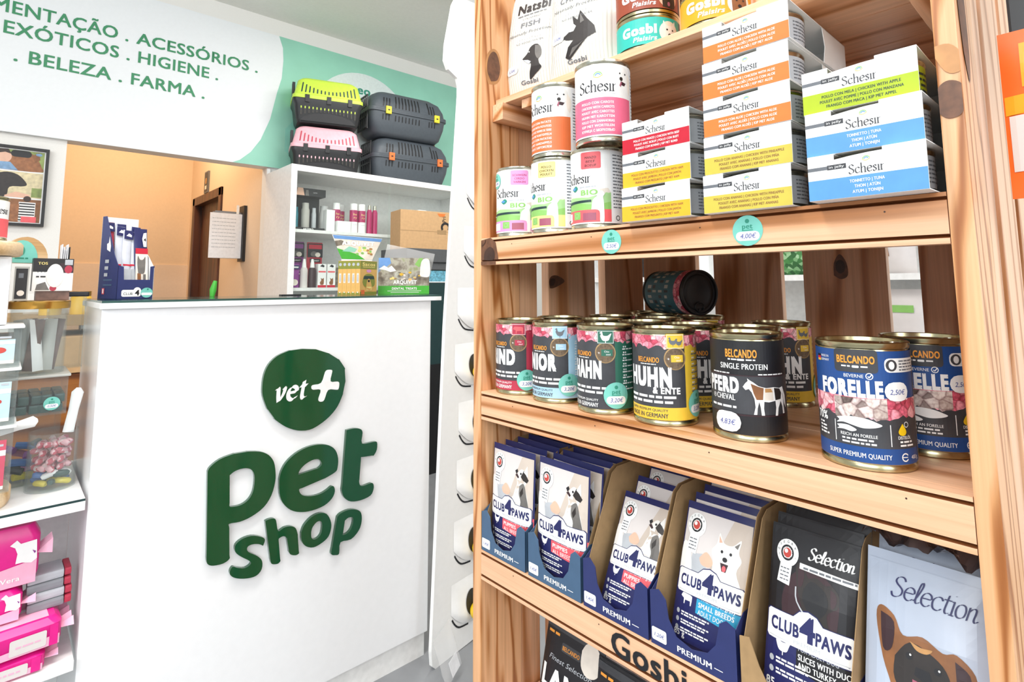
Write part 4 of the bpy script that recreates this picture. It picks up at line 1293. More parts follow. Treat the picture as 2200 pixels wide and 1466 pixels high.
flat_tin('flat teal tin with a white dog, under the brown tin on the top shelf', .628, .408, Z1, 'gosbi_teal', 'white_coat', 6)
flat_tin('flat brown tin with a black dog, stacked on the teal tin', .628, .408, Z1 + .0478, 'gosbi_brown', 'dark_coat', 6)
flat_tin('flat yellow tin with a brown dog on the top shelf', .628, .310, Z1, 'gosbi_yellow', 'brown_coat', 8)
flat_tin('flat yellow tin stacked on another yellow tin at the edge of view', .628, .310, Z1 + .0478, 'gosbi_yellow', 'grey_coat', 8)

# ================================================================ pouches in display cartons
ZP = LV['pouch']
PW, PH = 90, 146


def plaque(a, x, y, k, dark='navy'):
    """white name plate with a hump over the numeral, K = its width"""
    P = lambda q: [(x + k * p[0], y + k * p[1]) for p in q]
    o = [(-.5, -.13), (-.5, .10), (-.47, .125), (-.17, .125), (-.10, .19), (0, .215), (.10, .19), (.17, .125), (.47, .125), (.5, .10), (.5, -.13), (.47, -.155), (-.47, -.155)]
    a.poly(P([(p[0] * 1.025, p[1] * 1.06) for p in o]), dark, 5).poly(P(o), 'print_white', 6)
    a.text('CLUB', x - k * .27, y - k * .06, k * .125, dark, 7, bold=.045, w=k * .34).text('4', x + k * .0, y - k * .06, k * .235, dark, 7, bold=.06, w=k * .15).text('PAWS', x + k * .28, y - k * .06, k * .125, dark, 7, bold=.045, w=k * .36)
    a.text('PREMIUM', x, y - k * .125, k * .04, 'grey_label', 7, w=k * .3).rect(x - k * .46, y - k * .135, x - k * .2, y - k * .13, 'grey_label', 7).rect(x + k * .2, y - k * .135, x + k * .46, y - k * .13, 'grey_label', 7)


def seal(a, x, y, r, l=4):
    a.disc(x, y, r, 'print_white', l)
    for k in range(9):
        q = math.radians(200 - k * 27.5)
        a.text('INTEGRA !'[k] if k < 9 else ' ', x + r * .80 * math.cos(q), y + r * .80 * math.sin(q) - r * .08, r * .19, 'slate', l + 1)
    a.ring(x, y, r * .42, r * .58, 'print_black', l + 1).disc(x, y, r * .45, 'print_white', l + 1).disc(x, y, r * .36, 'seal_red', l + 2).disc(x - r * .1, y + r * .12, r * .16, 'print_white', l + 3)
    a.poly([(x - r * .55, y - r * .8), (x + r * .5, y - r * .9), (x + r * .4, y - r * 2.3), (x - r * .75, y - r * 2.2)], 'print_white', l)
    for k in range(4):
        a.greek(x - r * .5, x + r * .3, y - r * (1.2 + k * .27), r * .09, 'grey_text', l + 1, k)


def husky(a, dx, dy):
    P = lambda q: [(dx + p[0], dy + p[1]) for p in q]
    a.poly(P([(0, 50), (4, 56), (10, 60), (17, 57), (21, 52), (20, 44), (18, 38), (22, 28), (25, 14), (27, 0), (-2, 0), (-4, 14), (-14, 12), (-15, 17), (-4, 22), (0, 32), (3, 40)]), 'white_coat', 2, smooth=True)
    a.poly(P([(9, 50), (14, 59), (24, 48), (21, 44), (14, 46)]), 'dark_coat', 3).poly(P([(8, 38), (16, 42), (22, 26), (27, 4), (27, 0), (10, 0), (12, 18), (8, 28)]), 'grey_coat', 3, smooth=True).poly(P([(10, 30), (15, 38), (16, 30), (12, 24)]), 'dark_coat', 4)
    a.poly(P([(-3, 56), (1, 59), (3, 56), (0, 52)]), 'print_black', 4).poly(P([(-2, 51), (4, 47), (6, 49), (2, 53)]), 'maroon_shade', 4).disc(dx + 9, dy + 54, 1.5, 'print_black', 5).poly(P([(14, 57), (20, 66), (22, 52)]), 'white_coat', 3)


def westie(a, x, y):
    a.poly([(x - 16, y - 30), (x - 15, y - 8), (x - 19, y + 4), (x - 14, y + 12), (x - 12, y + 24), (x - 5, y + 15), (x + 6, y + 15), (x + 15, y + 23), (x + 14, y + 10), (x + 18, y + 2), (x + 14, y - 10), (x + 20, y - 30)], 'white_coat', 3, smooth=True)
    a.poly([(x - 12, y + 21), (x - 11, y + 14), (x - 7, y + 15)], 'skin_print', 4).poly([(x + 14, y + 20), (x + 12, y + 13), (x + 8, y + 15)], 'grey_coat', 4)
    a.disc(x - 6, y + 6, 1.6, 'print_black', 5).disc(x + 5, y + 6, 1.6, 'print_black', 5).disc(x - 1, y - 1, 3, 'print_black', 5, 2.4).poly([(x - 6, y - 5), (x + 4, y - 5), (x + 2, y - 13), (x - 3, y - 13)], 'maroon_shade', 5).disc(x - .5, y - 10, 2.4, 'coral', 6, 3)


def frenchie(a, x, y, k, coat, mask, ear, tong):
    P = lambda q: [(x + k * p[0], y + k * p[1]) for p in q]
    a.poly(P([(-22, -40), (-18, -18), (-25, 2), (-30, 26), (-27, 34), (-18, 30), (-12, 20), (0, 23), (12, 18), (20, 20), (30, 12), (30, -2), (22, -8), (16, -16), (18, -40)]), coat, 3, smooth=True)
    a.poly(P([(-27, 30), (-25, 8), (-19, 10), (-18, 26)]), ear, 4, smooth=True).poly(P([(19, 16), (27, 11), (27, 0), (21, -4)]), ear, 4, smooth=True)
    a.poly(P([(-17, 6), (-8, 17), (4, 15), (14, 8), (17, -6), (8, -20), (-6, -20), (-17, -8)]), mask, 4, smooth=True)
    a.disc(x - 8 * k, y + 9 * k, 2.2 * k, 'print_black', 5).disc(x + 9 * k, y + 6 * k, 2.2 * k, 'print_black', 5).poly(P([(-4, 4), (4, 4), (6, -1), (0, -3), (-5, -1)]), 'print_black', 5)
    if tong:
        a.poly(P([(-6, -4), (8, -6), (9, -14), (2, -19), (-5, -16)]), tong, 6, smooth=True)


def navy_foot(a, y):
    a.poly([(-45, 4), (45, 4), (45, y - 6), (20, y + 1), (-14, y + 5), (-45, y + 3)], 'navy', 3, smooth=False)


def club_art(photo, bandcol, l1, l2, l3, icon):
    a = Art()
    a.rect(-43, 6, 43, 138, 'photo_pale', 1).poly([(-10, 60), (20, 138), (43, 138), (43, 60)], 'photo_beige', 2)
    a.poly([(-43, 60), (-43, 100), (-30, 96), (-24, 70), (-30, 60)], 'print_white', 3, smooth=True).poly([(-30, 66), (-26, 92), (-8, 96), (-4, 66)], 'grey_label', 2).poly([(-16, 90), (-8, 98), (2, 90), (-2, 84), (-12, 84)], 'skin_print', 3, smooth=True)
    photo(a)
    navy_foot(a, 58)
    a.poly([(-12, 36), (45, 30), (45, 62), (-12, 62)], bandcol, 4)
    a.text(l1, 14, 49.5, 3.6, 'print_white', 5, w=42).text(l2, -9, 42.5, 5, 'print_white', 5, 'L', w=3.6 * len(l2), bold=.04).text(l3, -9, 35.6, 5, 'print_white', 5, 'L', w=3.5 * len(l3))
    plaque(a, 0, 64, 84)
    seal(a, -27, 122, 13)
    (hen if icon == 'hen' else cow)(a, -25, 46, 1.5, 'print_white', 5)
    for k in range(3):
        a.disc(-36, 31 - k * 8, 2.4, 'grey_label', 4)
        for j in (0, 1):
            a.greek(-31, 6 - 5 * j, 31 - k * 8 - j * 2.6, 1.5, 'print_white', 4, k + j)
    a.ring(26, 16, 9, 12, 'navy', 4).disc(27, 17, 8, 'skin_print', 5).poly([(20, 12), (27, 24), (34, 14)], 'seal_red', 6)
    a.text('85 g', -32, 8, 6, 'print_white', 4, bold=.03)
    return a


def selection_black(a):
    a.rect(-45, 0, 45, 146, 'photo_dark', 1)
    a.poly([(-24, 60), (-28, 84), (-16, 108), (10, 112), (26, 100), (28, 80), (20, 60)], 'maroon_shade', 2, smooth=True)
    frenchie(a, 6, 92, .72, 'dark_coat', 'slate_dark', 'maroon_shade', None)
    a.stroke([(-14, 96), (-12, 84), (0, 72), (6, 68)], 1.4, 'grey_label', 6)
    a.pen('Selection', 18, 122, 15, 'print_white', 5, pw=.10, shear=.25, track=.0).poly([(-12, 117), (45, 115), (45, 110), (-12, 112)], 'print_white', 4).greek(-8, 43, 112.6, 1.8, 'grey_text', 5, 3)


def silver_art():
    a = Art()
    a.rect(-44, 4, 44, 138, 'silver_pouch', 1)
    a.pen('Selection', 5, 113, 22, 'navy', 5, pw=.055, shear=.3, track=-.02, nib=(.5, .3))
    frenchie(a, -1, 64, 1.16, 'brown_coat', 'dark_coat', 'maroon_shade', 'tongue')
    a.disc(-9.4, 75.6, .8, 'print_white', 7, n=10).disc(10.6, 72, .8, 'print_white', 7, n=10).poly([(-10, 85), (-2, 83), (6, 84), (2, 80), (-5, 80)], 'tan_coat', 5, smooth=True)
    navy_foot(a, 26)
    plaque(a, 4, 27, 80)
    return a


def duck_art():
    a = Art()
    selection_black(a)
    a.poly([(-45, 4), (45, 4), (45, 40), (6, 46), (-20, 52), (-45, 50)], 'navy', 3).poly([(-10, 30), (45, 22), (45, 52), (-10, 56)], 'photo_dark', 4)
    plaque(a, 0, 60, 86)
    seal(a, -26, 122, 12)
    a.text('FOR ADULT DOG', -8, 45, 4, 'grey_label', 5, 'L', w=38).text('SLICES WITH DUCK', -8, 38, 5, 'print_white', 5, 'L', w=52, bold=.04).text('AND TURKEY', -8, 31.5, 5, 'print_white', 5, 'L', w=36, bold=.04).rect(-8, 29, 42, 30, 'print_white', 5)
    hen(a, -24, 44, 1.9, 'print_white', 5)
    for k in range(2):
        a.disc(-36, 30 - k * 9, 2.6, 'grey_label', 4)
        for j in (0, 1):
            a.greek(-31, 2, 31 - k * 9 - j * 3, 1.7, 'print_white', 4, k + j)
    for k in range(9):
        q = math.radians(150 - k * 17)
        a.text('INTEGRA !'[k], 24 + 15 * math.cos(q), 9 + 15 * math.sin(q), 3, 'print_white', 5)
    a.ring(24, 9, 7, 10, 'print_white', 5).disc(24, 9, 6, 'seal_red', 6).text('85 g', -33, 7, 7, 'print_white', 4, bold=.03)
    return a


def pouch(label, art, yc, xb, xt, w, h, bagm='navy', z=ZP + .0015, group='wet food pouches in the display cartons', th=.016, turn=0.0, roll=0.0):
    """pouch standing in a carton: foot at xb, top at xt (leaning back)"""
    tilt = -math.atan2(xt - xb, h)
    t = thing('pet_food_pouch', label, 'pouch', (xb, yc, z), (tilt, roll, RZ + turn), group)
    b = bmesh.new()
    k = w / PW * 1000
    bu = pillow(b, w, h, th, 10, 14)
    link('bag', b, bagm, t, smooth=True)
    s = Art()
    s.add(art, k=1)
    s.clip(-PW / 2, 2, PW / 2, 144)
    kz = h * 1000 / PH
    s.build('print', lambda u, v, o: (u * k, -bu(u * k, v * kz) - .0002 - o, v * kz), t, cut=(7, 8), eps=.00018)
    return t


beef_a = club_art(lambda a: husky(a, 12, 62), 'puppy_red', 'With turkey in gravy', 'PUPPIES', 'ALL BREEDS', 'hen')
chick_a = club_art(lambda a: husky(a, 12, 62), 'puppy_red', 'With chicken in jelly', 'PUPPIES', 'ALL BREEDS', 'hen')
lamb_a = club_art(lambda a: westie(a, 17, 98), 'breed_blue', 'With lamb in gravy', 'SMALL BREEDS', 'ADULT DOG', 'cow')
duck_a, silver_a = duck_art(), silver_art()
p1 = pouch('pouch with a husky puppy, front of the first blue carton by the pine post', beef_a, .620, .566, .572, .089, .150)
p2 = pouch('pouch with a husky puppy, front of the second blue carton', chick_a, .5235, .566, .574, .091, .150)
p3 = pouch('pouch leaning back in the third carton, reading PUPPIES under a name plate', beef_a, .4225, .566, .632, .076, .132)
p4 = pouch('pouch with a white terrier and a blue band, front of the fourth carton', lamb_a, .326, .570, .624, .080, .142)
p5 = pouch('black pouch with a dark bulldog and a white rosette, foremost in the open kraft carton', duck_a, .223, .568, .612, .080, .148, 'photo_dark')
p6 = pouch('large silver pouch with a tan bulldog, tongue out, beside the post', silver_a, .134, .568, .616, .088, .152, 'silver_pouch')
for proto, n, y, x0, lean, dz, dx, lab in ((p1, 7, .620, .584, .012, 0, .022, 'pouch packed behind the husky puppy pouch in the first blue carton'), (p2, 7, .5235, .584, .014, 0, .022, 'pouch packed behind the husky puppy pouch in the second blue carton'),
                                           (p3, 3, .4225, .600, .066, .010, .032, 'pouch stepped up behind the leaning pouch in the third carton'), (p4, 3, .326, .588, .054, .005, .018, 'pouch packed behind the white terrier pouch in the fourth carton'),
                                           (p5, 2, .222, .584, .044, .006, .016, 'black pouch stepped up behind the dark bulldog pouch in the kraft carton'), (p6, 1, .134, .600, .05, .006, .016, 'silver pouch behind the large silver bulldog pouch')):
    for k in range(n):
        q = dup(proto, lab, (x0 + dx * k, y + rnd.uniform(-.0015, .0015), ZP + .0015 + dz * (k + 1)), None)
        q.rotation_euler = (-math.atan2(lean + .0015 * k, .148), rnd.uniform(-.015, .015), RZ + rnd.uniform(-.01, .01))
        q['group'] = lab.replace('pouch ', 'pouches ', 1)


def carton(label, y0, y1, outer, front=True, back=.76, price=None, low=False):
    """open display carton: cut-out front, side walls that rise in a slant, y1 > y0"""
    t = thing('display_carton', label, 'carton', (XF, (y0 + y1) / 2, ZP + .0004), 0, 'display cartons on the pouch shelf')
    e, w = .0012, (y1 - y0) / 2
    D = back - XF
    b = bmesh.new()
    box(b, .0015, -w + e, 0, D, w - e, .0008, 1)
    box(b, D - e, -w + e, .0008, D, w - e, .145, 1)
    for s in (-1, 1):
        a0 = s * w
        prof = [(.0015, 0), (.0015, .040), (.008, .046), (.060, .142), (.072, .148), (D, .148), (D, 0)]
        prism(b, prof, 'y', a0 - s * e * .5, a0 - s * e, 1)
        prism(b, [(0.0004, 0), (.0004, .052), (.018, .062), (D, .062), (D, 0)] if not low else [(.0004, 0), (.0004, .04), (D, .04), (D, 0)], 'y', a0, a0 - s * e * .5, 0)
    link('tray', b, [outer, 'kraft'], t)
    m = w * 1000
    zc = .054
    fp = [(-w, 0), (w, 0), (w, zc), (w * .78, zc + .004), (w * .60, zc - .004), (w * .54, zc - .022), (w * .36, zc - .036), (0, zc - .0405), (-w * .36, zc - .036), (-w * .56, zc - .024), (-w * .66, zc - .002), (-w * .8, zc + .003), (-w, zc - .001)]
    if low:
        fp = [(-w, 0), (w, 0), (w, .050), (w * .8, .052), (w * .62, .03), (w * .3, .004), (-w * .6, .003), (-w, .004)]
    b = bmesh.new()
    prism(b, fp, 'x', 0, e, 0)
    fr = link('front_panel', b, outer if not low else 'kraft', t)
    if not low:
        A = Art().text('PREMIUM', 3, 5.2, 6.0, 'print_white', 1, w=38, bold=.045).rect(25, 7.6, 34, 8.4, 'print_white', 1)
        A.build('lettering', lambda u, v, o: (-.0002 - o, -u, v), fr)
        A = Art().rect(-9, -6.5, 9, 6.5, 'print_white', 0, 2).text(price or '1,45€', 0, -2.2, 4, 'ink', 1, shear=.2)
        A.build('price_tag', lambda u, v, o: (-.0005 - o, w - .0105 - u, .0115 + v), t)
    return t


carton('steel blue carton of husky puppy pouches, first beside the pine post', .5765, .6690, 'steel_box')
carton('steel blue carton of husky puppy pouches, second from the pine post', .4775, .5700, 'steel_box')
carton('carton with bare kraft inside, third, holding the leaning pouch', .3805, .4730, 'navy_box', price='1,45€')
carton('navy carton of white terrier pouches with a 1,20 euro tag', .2800, .3770, 'navy_box', price='1,20€')
carton('kraft carton with torn-down front holding the black pouches', .1815, .2760, 'navy_box', low=True)
# clear wrap over the last pouches
b = bmesh.new()
g = [[b.verts.new((.595 + .11 * i / 16, .1775 - .085 * j / 24, ZP + .163 + .004 * math.sin(i * .9 + j * .5) + .004 * math.sin(j * .8 - i * .3) + .0015 * math.sin(i * 2.3 + j * 1.7))) for j in range(25)] for i in range(17)]
for i in range(16):
    for j in range(24):
        b.faces.new((g[i][j], g[i + 1][j], g[i + 1][j + 1], g[i][j + 1]))
tag(link('plastic_wrap', b, 'foil', smooth=True), 'crumpled shiny wrap lying above the silver pouches under the shelf edge', 'wrap')

# black pouches on the low shelf
ZL = LV['low']
for lab, word, yc, xb, xt, w in (('black pouch reading LAMM on the low shelf, nearer the pine post', 'LAMM', .548, .585, .625, .104), ('black pouch reading HUHN on the low shelf', 'HUHN', .438, .575, .600, .104)):
    a = Art().rect(-45, 2, 45, 144, 'photo_dark', 1).rect(-16, 112, 14, 122, 'slate', 2, 2).text('BELCANDO', -1, 114, 5, 'belcando', 3, bold=.03, w=26)
    a.text('Finest Selection', 0, 98, 6, 'flag_gold' if word == 'HUHN' else 'grey_label', 3, shear=.3, w=64)
    a.text(word, 0, 66, 24, 'print_white', 3, bold=.06, w=78).greek(-36, 36, 56, 3.4, 'print_white', 3, 4).greek(-36, 24, 49, 3.4, 'print_white', 3, 5)
    a.rect(-45, 132, 45, 140, 'slate', 2).poly([(14, 126), (20, 136), (34, 136), (42, 122), (38, 106), (26, 102), (16, 110)], 'pale', 4, smooth=True).greek(-40, -22, 126, 3, 'belcando', 3, 3)
    pouch(lab, a, yc, xb, xt, w, .152, 'photo_dark', z=ZL + .0012, group='black pouches on the low shelf')
tag(bxo('shelf_liner', .58, .40, ZL + .0001, .90, .66, ZL + .001, 'paper'), 'white paper liner under the black pouches on the low shelf', 'paper')

# ---------------------------------------------------------------- neighbour stock on the outer side of the shelf
t = thing('treat_packet', 'orange treat packet hanging on the outer side of the knotty post', 'packet', (.615, .007, 1.152), RZ, None)
b = bmesh.new()
bu = pillow(b, .094, .142, .012, 8, 12, fz=lambda t_: min(1, t_ / .15, (1 - t_) / .25) if 0 < t_ < 1 else 0)
link('bag', b, 'treat_orange', t, smooth=True)
a = Art().rect(-34, 92, 47, 130, 'treat_amber', 1).rect(-46, 70, 47, 86, 'treat_amber', 1).rect(-44, 22, 47, 69, 'photo_pale', 1).poly([(-10, 22), (0, 60), (30, 66), (47, 40), (47, 22)], 'brown_coat', 2, smooth=True)
a.text('HUHN', 4, 102, 10, 'print_white', 2, bold=.04, w=60).disc(0, 132, 4.5, 'maroon_shade', 2, 3)
a.build('print', lambda u, v, o: (u, -bu(u, v) - .0003 - o, v), t, cut=(8, 8))
b = tube(bmesh.new(), [(.640, .007, 1.290), (.606, .007, 1.2845), (.602, .007, 1.290)], .002)
tag(link('display_hook', b, 'tin'), 'thin metal hook carrying the orange treat packet', 'hook')
t = thing('black_panel', 'black panel upper edge beside the knotty post', 'panel', (.640, 0, 0))
bxo('board', 0, -.20, 1.285, .012, .0480, 1.98, 'plastic_black', t, .002)
for z in (1.50, 1.80):
    bxo('bracket', .004, .0480, z, .010, .0712, z + .03, 'tin', t)

# ================================================================ on the counter
ZC = 1.0537
DR, DX, DY = .30, .224, 1.590


def in_display(x, y):
    return (DX + x * math.cos(DR) - y * math.sin(DR), DY + x * math.sin(DR) + y * math.cos(DR))


t = thing('stick_display', 'navy display box of meat sticks on the counter', 'display box', (DX + .012, DY, ZC), DR)
b = bmesh.new()
e = .0012
box(b, -.040, 0, 0, .040, .09, e, 0)
prism(b, [(0, 0), (.09, 0), (.09, .200), (.070, .200), (.022, .105), (0, .078)], 'x', -.040, -.040 + e, 0)
prism(b, [(0, 0), (.09, 0), (.09, .150), (.030, .105), (0, .075)], 'x', .040 - e, .040, 1)
box(b, -.040, .09 - e, 0, .040, .09, .200, 1)
prism(b, [(-.040, 0), (.040, 0), (.040, .080), (.031, .078), (.031, .046), (-.026, .046), (-.028, .076), (-.040, .080)], 'y', 0, e, 0)
link('tray', b, ['navy_box', 'print_white'], t)
a = Art().rect(-30, 6, 12, 22, 'print_white', 1, 4).disc(4, 18, 9, 'print_white', 1, 10).text('CLUB', -16, 10, 6, 'slate', 2, w=20).text('4', 4, 9, 13, 'print_black', 2, bold=.05)
a.disc(25, 15, 13.5, 'teal', 3, 12).rect(13, 9, 37, 15, 'print_white', 4, 2).disc(27, 23, 2, 'teal_dark', 4)
a.build('front_print', lambda u, v, o: (u, -.0002 - o, v), t, eps=.0003)
a = Art().poly([(40, 118), (60, 112), (62, 126), (52, 150), (48, 134), (38, 132)], 'print_white', 1).rect(26, 12, 40, 26, 'coral', 1).rect(30, 14, 36, 24, 'print_white', 2)
for k in range(3):
    a.rect(34 - k, 86 - k * 16, 56 - k * 2, 94 - k * 16, 'grey_label', 1)
for k in range(2):
    a.rect(30, 44 - k * 12, 80, 47 - k * 12, 'steel_box', 1)
a.build('side_print', lambda u, v, o: (-.0402 - o, .09 - u * .82, v), t, eps=.0003)
for k, (x, y, rz, hh, m) in enumerate(((-.024, .030, .05, .176, 'stick_silver'), (-.026, .062, .0, .188, 'rind'), (-.013, .024, .07, .168, 'stick_silver'), (.003, .026, .07, .178, 'stick_silver'), (-.004, .062, .02, .186, 'stick_silver'))):
    lab = ('silver meat stick leaning at the near edge of the navy display box', 'dark red meat stick at the rear of the navy display box', 'silver meat stick in the middle of the navy display box', 'silver meat stick beside the cat picture in the navy display box', 'silver meat stick behind the others in the navy display box')[k]
    s = thing('meat_stick', lab, 'stick', (*in_display(x + .010, y - .008), ZC + .0016), (-.16, rz, DR), 'meat sticks in the counter display')
    b = bmesh.new()
    pillow(b, .021, hh, .011, 6, 12)
    link('wrapper', b, m, s, smooth=True)
    Art().rect(-10, hh * 1000 - 24, 10, hh * 1000 - 2, 'navy', 1).poly([(-6, hh * 1000 - 16), (0, hh * 1000 - 9), (6, hh * 1000 - 13), (6, hh * 1000 - 18)], 'print_white', 2).rect(-9.5, 78, 9.5, 82, 'eu_red', 1).rect(-9.5, 4, 9.5, 70, 'grey_label', 1).build('print', lambda u, v, o: (u, -.0056 - o, v), s, eps=.0003)
s = thing('treat_bag', 'tall narrow bag with a tabby cat picture in the navy display box', 'bag', (*in_display(.0335, .016), ZC + .0016), (-.12, 0, DR))
b = bmesh.new()
pillow(b, .030, .172, .008, 6, 10)
link('bag', b, 'navy', s, smooth=True)
a = Art().rect(-14, 30, 14, 110, 'pale', 1).rect(-14, 108, 14, 122, 'eu_red', 2).poly([(-8, 60), (-10, 80), (-9, 103), (-4, 94), (3, 94), (8, 101), (8, 80), (5, 60)], 'grey_coat', 3, smooth=True).rect(-10, 30, -2, 60, 'brown_coat', 3).rect(3, 30, 9, 58, 'grey_coat', 3).poly([(4, 126), (11, 126), (11, 162), (4, 160), (1, 146)], 'print_white', 2).text('4', 7, 140, 8, 'print_black', 3, bold=.04)
a.build('print', lambda u, v, o: (u, -.0050 - o, v), s, eps=.0003)
tag(link('cactus_toy', tube(bmesh.new(), [(.445, 1.755, ZC), (.447, 1.755, ZC + .02), (.452, 1.755, ZC + .045)], [.006, .009, .005], 10), 'grass_green', smooth=True), 'small green upright figure at the rear edge of the counter', 'ornament')

# olive boxes of bags
sb = Art()
for k in range(5):
    t = thing('bag_roll_box', ('olive and tan box with a dog on its wide face, front of the row' if k == 4 else 'narrow olive and tan box in the row behind the one with the dog face'), 'box', (.786 + .0080 * k, 1.660 - .01385 * k, ZC), -PI / 3, 'olive boxes of waste bags on the counter')
    # spine looks along local -y, wide face along local +x
    b = box(bmesh.new(), -.0078, 0, 0, .0078, .098, .108, 0)
    link('carton', b, 'sacos_orange', t)
    a = Art().rect(-7.7, 82, 7.7, 107, 'sacos_olive', 1).disc(0, 96, 5, 'grey_label', 2).rect(-4, 38, 4, 68, 'pale', 2).rect(-2, 42, 2, 64, 'grey_label', 3)
    a.poly([(-7, 1), (7, 1), (7, 4), (4, 9), (0, 6), (-4, 10), (-7, 4)], 'sacos_olive', 1).disc(0, 9, 2, 'print_white', 2)
    a.build('spine_print', flat(0), t, eps=.0002)
    if k == 4:
        a = Art().rect(1, 82, 97, 107, 'sacos_olive', 1).rect(1, 1, 97, 10, 'sacos_olive', 1).text('Sacos', 49, 92, 11, 'soft_yellow', 2, bold=.04, w=72).greek(14, 84, 87, 2, 'soft_yellow', 2, 4).disc(49, 76, 14, 'lilac', 2, 5)
        a.poly([(14, 40), (20, 58), (36, 66), (62, 66), (80, 58), (86, 38), (74, 26), (28, 26)], 'sacos_olive', 2, smooth=True).poly([(18, 50), (82, 50), (78, 60), (22, 60)], 'dark_teal', 3).poly([(34, 22), (38, 42), (49, 52), (60, 42), (66, 22)], 'sacos_orange', 4, smooth=True).disc(49, 44, 6, 'print_black', 5, 4).rect(36, 14, 66, 26, 'soft_yellow', 5).text('Bags', 51, 17, 6, 'orange_deep', 6, bold=.03, w=22).rect(6, 2, 26, 16, 'orange_deep', 3)
        a.build('face_print', lambda u, v, o: (.0078 + o, u, v), t, eps=.0002)

t = thing('treat_box', 'open printed box of dental treats with mountain picture on the counter', 'box', (1.018, 1.660, ZC), -.5)
b = bmesh.new()
for q in ((-.086, 0, 0, .086, .0012, .124), (-.086, .120, 0, .086, .1212, .124), (-.086, 0, 0, -.0848, .121, .124), (.0848, 0, 0, .086, .121, .124), (-.086, 0, 0, .086, .121, .0012)):
    box(b, *q)
link('carton', b, 'mountain_mix', t)
a = Art().rect(-97, 0, 97, 122, 'mountain_mix', 0).rect(-97, 0, 97, 28, 'grass_green', 1).poly([(-97, 70), (-97, 122), (-55, 122), (-50, 104), (-66, 92), (-80, 96)], 'sky_print', 1)
a.poly([(-97, 84), (-76, 96), (-60, 88), (-48, 96), (-30, 78), (-52, 74), (-70, 80)], 'print_white', 2).poly([(60, 60), (64, 104), (78, 120), (97, 112), (97, 60)], 'white_coat', 2, smooth=True).poly([(40, 100), (58, 122), (72, 122), (58, 90)], 'leaf_green', 1)
for k in range(16):
    a.disc(-20 + rnd.uniform(-30, 80), 62 + rnd.uniform(-16, 20), rnd.uniform(4, 9), rnd.choice(('pale', 'tan_coat', 'soft_yellow', 'mountain', 'flag_gold')), 3, rnd.uniform(2, 5), 12)
a.text('ARQUIVET', 4, 34, 13, 'print_white', 5, bold=.05, w=88).text('DENTAL TREATS', 2, 15, 8, 'print_white', 4, bold=.04, w=94).rect(-62, 10, 66, 11.4, 'print_white', 3).rect(-50, 5, 58, 6.4, 'print_white', 3)
a.build('front_print', lambda u, v, o: (u * .886, -.0005 - o, v * 1.016), t, eps=.0004)
lid = thing('header_card', 'printed header card with mountains, standing behind the olive boxes', 'card', (.968, 1.772, ZC - .004))
b = bmesh.new()
prism(b, [(-.128, .004), (-.030, .004), (-.012, .122), (.026, .200), (-.162, .205), (-.126, .124)], 'y', 0, .0012)
link('card', b, 'print_white', lid)
a = Art().poly([(-126, 124), (-12, 124), (25, 199), (-160, 204)], 'pale', 0).poly([(-126, 124), (-40, 124), (-70, 142), (-144, 160)], 'grass_green', 1).poly([(-160, 204), (25, 199), (20, 188), (-154, 192)], 'sky_print', 1).poly([(-153, 184), (-130, 188), (-100, 178), (-146, 166)], 'mountain', 1).poly([(-125, 150), (-100, 168), (-70, 160), (-80, 148)], 'banner_green', 2)
for k in range(14):
    a.disc(rnd.uniform(-75, -5), rnd.uniform(140, 166), rnd.uniform(4, 8), rnd.choice(('soft_yellow', 'tan_coat', 'leaf_green', 'mountain')), 2, 4, 12)
a.text('ARQUIVET', -66, 172, 14, 'print_white', 4, bold=.09, w=118).build('print', flat(-.0003), lid, eps=.0003)
b = bmesh.new()
pillow(b, .17, .11, .10, 10, 8, wave=.004, fz=lambda q: max(.05, 1 - q ** 2))
t = tag(link('clear_bag', b, 'clear_film', None, (1.045, 1.70, ZC + .05), (0, .2, -.5), smooth=True), 'clear plastic bag bulging out of the dental treats box', 'bag')

# ================================================================ white wall cabinet with glass front
CF = 3.10
t = thing('glass_cabinet', 'tall white cabinet with glass front behind the counter', 'cabinet', (0, CF, 0))
b = bmesh.new()
for q in ((1.160, 0, 0, 1.194, .40, 1.772), (2.45, 0, 0, 2.484, .40, 1.772), (1.194, 0, 1.736, 2.45, .40, 1.772), (1.194, 0, 0, 2.45, .40, .08), (1.194, .388, .08, 2.45, .40, 1.736)):
    box(b, *q, 0, .001)
link('carcass', b, 'white', t)
for z in (1.388, 1.055, .72):
    bxo('shelf_board', 1.195, .028, z, 1.868 if z > 1.3 else 2.449, .387, z + .018, 'white', t)
for x0, x1, y in ((1.195, 1.80, .012), (1.79, 2.449, .020)):
    bxo('glass_door', x0, y, .082, x1, y + .004, 1.735, 'cabinet_glass', t)


def bottle(name, label, cat, x, y, z, prof, parts, group):
    """turned bottle: parts = (material, profile)"""
    t = thing(name, label, cat, (x, y, z), 0, group)
    for pn, m, pr in parts:
        b = bmesh.new()
        lathe(b, pr, 24)
        link(pn, b, m, t, smooth=True)
    return t


